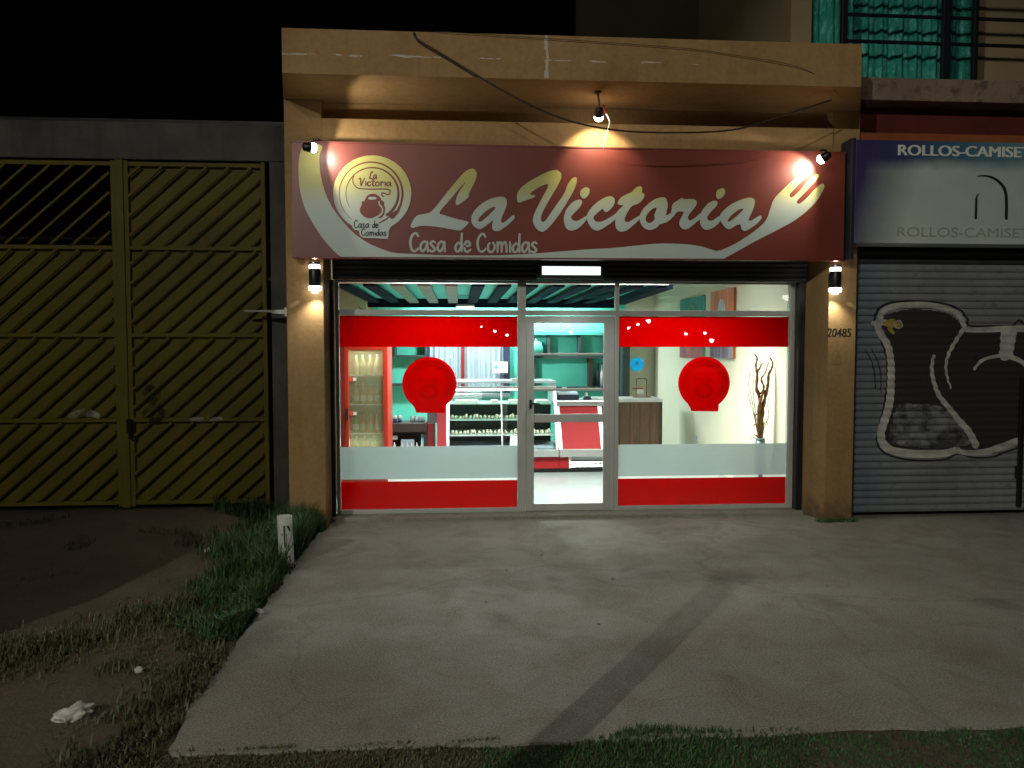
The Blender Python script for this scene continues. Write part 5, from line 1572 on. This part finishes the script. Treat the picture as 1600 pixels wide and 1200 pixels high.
for z, y0, lab, grp, n in ((.8135, 3.38, 'pale empanada standing in the upper row of the display case', 'empanadas in the upper row of the display case', 28),
                           (.5935, 3.30, 'pale empanada standing in the lower row of the display case', 'empanadas in the lower row of the display case', 26)):
    for i in range(n):
        x = dcx0 + .22 + (dcx1 - dcx0 - .32) * (i + rnd.uniform(-.2, .2)) / (n - 1)
        if abs(x - .63) < .02: x += .03
        if first: o = pas; first = False
        else:
            o = pas.copy(); C.objects.link(o)
        s = rnd.uniform(.85, 1.3)
        o.location = (x, y0 + rnd.uniform(0, .05), z); o.scale = (s, s, s * rnd.uniform(.9, 1.15)); o.rotation_euler = (rnd.uniform(-.1, .1), rnd.uniform(-.35, .35), rnd.uniform(-.3, .3))
        tag(o, lab, 'pastry', grp)
for x0, x1, lab in ((-.05, .30, 'long white tray on the top shelf at the left of the display case'), (.48, .60, 'short white tray on the top shelf beside the case divider'), (.75, 1.1, 'white tray with a red rim on the top shelf, right of the divider'), (1.15, 1.36, 'pale green tray at the right end of the top shelf')):
    tg = thing('tray', lab, 'tray', (x0, 3.5, 1.044))
    MB().box(x0, x1, 3.42, 3.70, 1.044, 1.060, .004).build('dish', M['white'] if 'green' not in lab else M['tray'], tg)
    MB().box(x0 + .01, x1 - .01, 3.43, 3.69, 1.0605, 1.085, .008).build('filling', M['pastry'] if 'green' not in lab else M['white'], tg)
tag(MB().prism([(.75, .43), (.95, .43), (.90, .56), (.76, .58)], 'y', 3.2, 3.24).build('price_card', M['white_tag']), 'white folded price card on the deck of the display case', 'card')

tag(MB().prism([(.97, 1.376), (1.13, 1.376), (1.12, 1.60), (1.08, 1.62), (.99, 1.61)], 'y', 3.6, 3.72).build('paper_bag', plain('beige_paper', (.42, .33, .27), .7)), 'beige paper bag standing on the white top of the display case', 'bag')
tag(MB().box(.80, .93, 3.5, 3.62, 1.376, 1.405, .004).build('white_box', M['white_tag']), 'flat white box on the display case beside the beige paper bag', 'box')
# cash counter beside the case
cc = thing('cash_counter', 'slanted red cash counter with steel edges next to the display case', 'counter', (1.8, 3.5, FZ))
x0, x1 = 1.46, 2.14
MB().box(x0 - .02, x1 + .03, 3.36, 4.05, 1.00, 1.075, .008).build('worktop', M['steel'], cc)
MB().prism([(3.03, .401), (3.5, .401), (3.5, .998), (3.39, .998)], 'x', x0 + .045, x1 - .065).build('front_panel', M['red_enamel'], cc)
MB().prism([(3.02, .401), (3.5, .401), (3.5, .999), (3.375, .999)], 'x', x0, x0 + .043).build('corner_post', M['steel'], cc)
MB().prism([(3.02, .401), (3.5, .401), (3.5, .999), (3.375, .999)], 'x', x1 - .063, x1).build('corner_post', M['white'], cc)
MB().box(x0, x1, 2.985, 4.05, .285, .40, .008).build('sill', M['steel'], cc)
MB().box(x0, 1.60, 3.03, 4.0, .115, .284, .004).build('base_panel', M['red_enamel'], cc)
MB().box(1.603, 1.625, 3.02, 4.0, .115, .284, .003).build('trim', M['white'], cc)
MB().box(1.626, x1 - .04, 3.06, 4.0, .115, .284).build('vent_box', M['alu_dark'], cc)
for z in (.135, .19, .24):
    MB().prism([(3.03, z), (3.055, z + .035), (3.058, z + .033), (3.035, z - .003)], 'x', 1.63, x1 - .045).build('louver', M['steel'], cc)
MB().box(x1 - .039, x1, 3.03, 4.0, .115, .284, .003).build('end_post', M['white'], cc)
MB().box(x0, x1, 3.10, 4.0, FZ, .114).build('plinth', M['black'], cc)
rg = thing('cash_register', 'dark cash register with a pale top on the red counter', 'cash register', (1.67, 3.75, 1.076))
MB().box(1.51, 1.84, 3.62, 3.95, 1.076, 1.155, .006).build('drawer', M['navy'], rg)
MB().prism([(3.62, 1.1555), (3.95, 1.1555), (3.95, 1.21), (3.68, 1.175)], 'x', 1.52, 1.83).build('keyboard', M['grey_box'], rg)
MB().box(1.62, 1.68, 3.85, 3.90, 1.2, 1.25, .004).build('display', M['white_tag'], rg)
cr_ = thing('card_reader', 'small dark card reader with a white slip on the red counter', 'card reader', (1.98, 3.7, 1.076))
MB().prism([(1.915, 1.076), (2.035, 1.076), (2.02, 1.125), (1.94, 1.125)], 'y', 3.62, 3.75).build('body', M['navy'], cr_)
MB().box(1.955, 1.985, 3.70, 3.706, 1.1255, 1.18).build('slip', M['white_tag'], cr_)

# shelf unit on the back wall, seen through the door
bs = thing('back_shelf', 'turquoise shelf unit with dark posts on the rear wall behind the cash counter', 'shelf', (2.0, 6.45, 1.1))
MB().box(1.2, 2.85, 6.44, 6.615, 2.10, 2.16, .003).build('shelf_board', M['teal_dark'], bs)
MB().box(1.2, 2.85, 6.44, 6.615, 1.66, 1.71, .003).build('shelf_board', M['dark_edge'], bs)
for x in (1.22, 1.68, 2.27, 2.80):
    MB().box(x, x + .055, 6.46, 6.615, 1.711, 2.099, .003).build('post', M['dark_edge'], bs)
MB().box(1.44, 1.475, 6.48, 6.615, 1.12, 1.659, .003).build('post', M['dark_edge'], bs)
MB().box(2.47, 2.55, 6.46, 6.615, 1.12, 1.659, .003).build('post', M['wood_dark'], bs)
MB().box(1.3, 2.9, 6.42, 6.615, 1.06, 1.119, .003).build('shelf_board', M['dark_edge'], bs)
MB().box(1.20, 2.85, 6.46, 6.615, 2.161, 2.45, .003).build('upper_door', M['teal_wall'], bs)
for i, (x, m_) in enumerate(((2.66, 'navy'), (2.74, 'white'))):
    t = thing('bottle', ['dark wine bottle on the rear shelf by the door edge', 'pale tall bottle beside the dark wine bottle'][i], 'bottle', (x, 6.53, 1.12))
    MB().lathe([(.04, 0), (.042, .25), (.016, .33), (.016, .42)], (x, 6.53, 1.12), 12).build('body', M[m_], t, True)
    MB().lathe([(.018, .4205), (.018, .45)], (x, 6.53, 1.12), 12).build('cap', M['wood_dark'], t)
hd = thing('cake_cover', 'frosted dome on the rear shelf left of the dark post', 'dome', (1.45, 6.4, 1.71))
MB().lathe([(.13, 0), (.13, .15), (.10, .24), (.03, .28)], (1.47, 6.46, 1.712), 16).build('dome', M['teal_dark'], hd, True)
MB().lathe([(.025, .281), (.015, .31)], (1.47, 6.46, 1.712), 10).build('knob', M['steel'], hd)
tag(MB().box(3.09, 3.23, 6.3, 6.61, FZ, 2.56, .004).build('rear_post', M['dark_edge']), 'dark square post at the right end of the turquoise wall', 'post')

# wooden counter on the right
wc = thing('wood_counter', 'walnut plank counter with a white top against the cream wall', 'counter', (2.9, 4.5, FZ))
MB().box(2.10, 3.31, 4.24, 4.90, .985, 1.035, .005).build('worktop', M['white'], wc)
x = 2.12
while x < 3.27:
    w = min(.165, 3.33 - x)
    MB().box(x, x + w - .004, 4.27, 4.29, FZ, .984, .002).build('plank', M['plank'], wc)
    x += .165
MB().box(2.12, 3.32, 4.295, 4.88, FZ, .984).build('carcass', M['wood_dark'], wc)
rk = thing('wire_stand', 'small copper wire stand holding a white card on the walnut counter', 'stand', (3.0, 4.6, 1.035))
f_ = MB()
f_.tube(catmull([(2.955, 4.6, 1.036), (2.955, 4.6, 1.30), (2.965, 4.6, 1.345), (3.0, 4.6, 1.352), (3.10, 4.6, 1.352), (3.125, 4.6, 1.34), (3.13, 4.6, 1.30), (3.13, 4.6, 1.036)], 4), .008, 6)
f_.tube([(2.89, 4.59, 1.185), (3.07, 4.59, 1.185)], .011, 6)
f_.tube([(2.90, 4.6, 1.045), (3.2, 4.6, 1.045)], .009, 6)
f_.build('frame', M['copper'], rk)
MB().box(2.965, 3.085, 4.592, 4.597, 1.10, 1.172).build('card', M['white_tag'], rk)

# paintings on the cream wall
for nm, ya, yb_, za, zb, m_, lab, em_ in (('painting', 3.57, 4.80, 1.70, 2.67, 'art_green', 'dark green canvas with a plum coloured arch on the cream wall', 'teal_dark'), ('painting', 2.27, 3.23, 1.725, 2.69, 'art_orange', 'streaky orange canvas with a pale grey oval on the cream wall', 'rust_trim')):
    t = thing('painting', lab, 'painting', (3.76, (ya + yb_) / 2, (za + zb) / 2))
    cvs = MB().box(-.018, .018, -(yb_ - ya) / 2, (yb_ - ya) / 2, -(zb - za) / 2, (zb - za) / 2, .003).build('canvas', M[m_])
    cvs.parent = t
    cvs.location = (0, 0, 0)
    MB().box(3.742, 3.779, ya - .012, ya - .001, za, zb).build('edge', M[em_], t)
so = thing('wall_socket', 'white wall socket low on the cream wall', 'socket', (3.77, 3.96, .42))
MB().box(3.77, 3.7795, 3.80, 3.98, .38, .50, .004).build('plate', M['white'], so)
MB().box(3.766, 3.7695, 3.86, 3.92, .41, .47).build('insert', M['grey_box'], so)

# tall vase with dry twisted branches
vx, vy = 3.615, .95
vs_ = thing('floor_vase', 'tall blue grey floor vase behind the frosted band', 'vase', (vx, vy, FZ))
MB().lathe([(.095, 0), (.098, .02), (.068, .55), (.055, .72)], (vx, vy, FZ), 20).build('body', M['vase'], vs_, True)
MB().lathe([(.055, .7205), (.062, .735), (.048, .74)], (vx, vy, FZ), 20).build('rim', M['vase'], vs_, True)
bt = thing('dry_branches', 'twisted dry brown branches standing in the tall vase', 'branches', (vx, vy, .77))
rnd = random.Random(4)
def branch(pts, r0, r1, mat):
    p = catmull([(vx + a, vy + c, z) for a, c, z in pts], 5)
    n = len(p)
    rs_ = [(r0 + (r1 - r0) * i / (n - 1)) * (1 + .25 * math.sin(i * 1.7)) for i in range(n)]
    MB().tube(p, rs_, 7).build('branch' if mat == 'branch' else 'twig', M[mat], bt, True)
branch([(0, 0, .70), (.0, 0, .90), (-.02, .0, 1.1), (-.01, 0, 1.25), (-.055, 0, 1.38), (-.05, 0, 1.55), (-.07, 0, 1.66), (-.055, 0, 1.75), (-.09, 0, 1.80)], .030, .007, 'branch')
branch([(.01, .02, .70), (.02, .02, .95), (.03, .01, 1.15), (.055, 0, 1.30), (.085, 0, 1.44), (.09, 0, 1.55), (.13, 0, 1.64), (.135, 0, 1.70), (.10, 0, 1.76)], .028, .007, 'branch')
branch([(-.01, -.01, .75), (-.03, -.02, 1.0), (-.025, -.02, 1.2), (.02, -.01, 1.34), (.03, 0, 1.42), (.0, 0, 1.50), (.05, 0, 1.58), (.085, 0, 1.70)], .024, .005, 'branch')
branch([(-.04, 0, 1.36), (-.01, 0, 1.33), (.04, 0, 1.36), (.07, 0, 1.34)], .016, .012, 'branch')
branch([(-.055, 0, 1.58), (-.02, 0, 1.63), (.0, 0, 1.68), (.03, 0, 1.69)], .013, .006, 'branch')
branch([(-.01, 0, .92), (-.06, -.01, .96), (-.09, -.01, .94)], .013, .006, 'branch')
branch([(-.01, 0, .80), (-.05, -.01, .82), (-.08, -.01, .84)], .012, .006, 'branch')
branch([(0, .0, 1.05), (-.05, -.01, 1.08), (-.085, -.01, 1.04)], .014, .006, 'branch')
for pts in ([(-.02, 0, .8), (-.07, 0, 1.05), (-.12, 0, 1.3), (-.15, 0, 1.42), (-.145, 0, 1.56)], [(-.02, 0, .85), (-.08, 0, 1.2), (-.10, 0, 1.4), (-.09, 0, 1.52), (-.10, 0, 1.6)],
            [(-.03, 0, .82), (-.09, 0, 1.1), (-.15, 0, 1.28), (-.15, 0, 1.34)], [(.03, 0, .72), (.04, 0, .9), (.10, 0, 1.05), (.085, 0, 1.18), (.10, 0, 1.3), (.09, 0, 1.38)],
            [(.02, 0, .85), (.05, 0, .98), (.085, 0, .97), (.075, 0, .94)], [(-.01, 0, .74), (-.08, 0, .80), (-.12, 0, .77)]):
    branch(pts, .0045, .003, 'twig')

gs = thing('pendant_shade', 'pale green curved lamp shade hung at the left end of the pergola', 'lamp shade', (-1.33, 3.2, 2.4))  # crescent and hanger added in place of a pale green glare
c_ = MB()
vs, fs = [], []
for i in range(13):
    a = R(-20 + 110 * i / 12)
    for w_, r_ in ((-.0, .20), (.0, .20 - .075 * math.sin(math.pi * i / 12) - .008)):
        for dy in (-.05, .05):
            vs.append((-1.50 + r_ * math.cos(a), 3.2 + dy, 2.40 + .20 * (r_ / .2) * math.sin(a)))
for i in range(12):
    o_ = i * 4
    for q in ((0, 1, 5, 4), (2, 6, 7, 3), (0, 4, 6, 2), (1, 3, 7, 5)):
        fs.append([o_ + k for k in q])
fs += [[0, 2, 3, 1], [48, 49, 51, 50]]
MB().add(vs, fs).build('shade', M['shade_green'], gs, False)
MB().tube([(-1.40, 3.2, 2.585), (-1.42, 3.2, 2.655)], .006, 6).build('hanger', M['black'], gs)
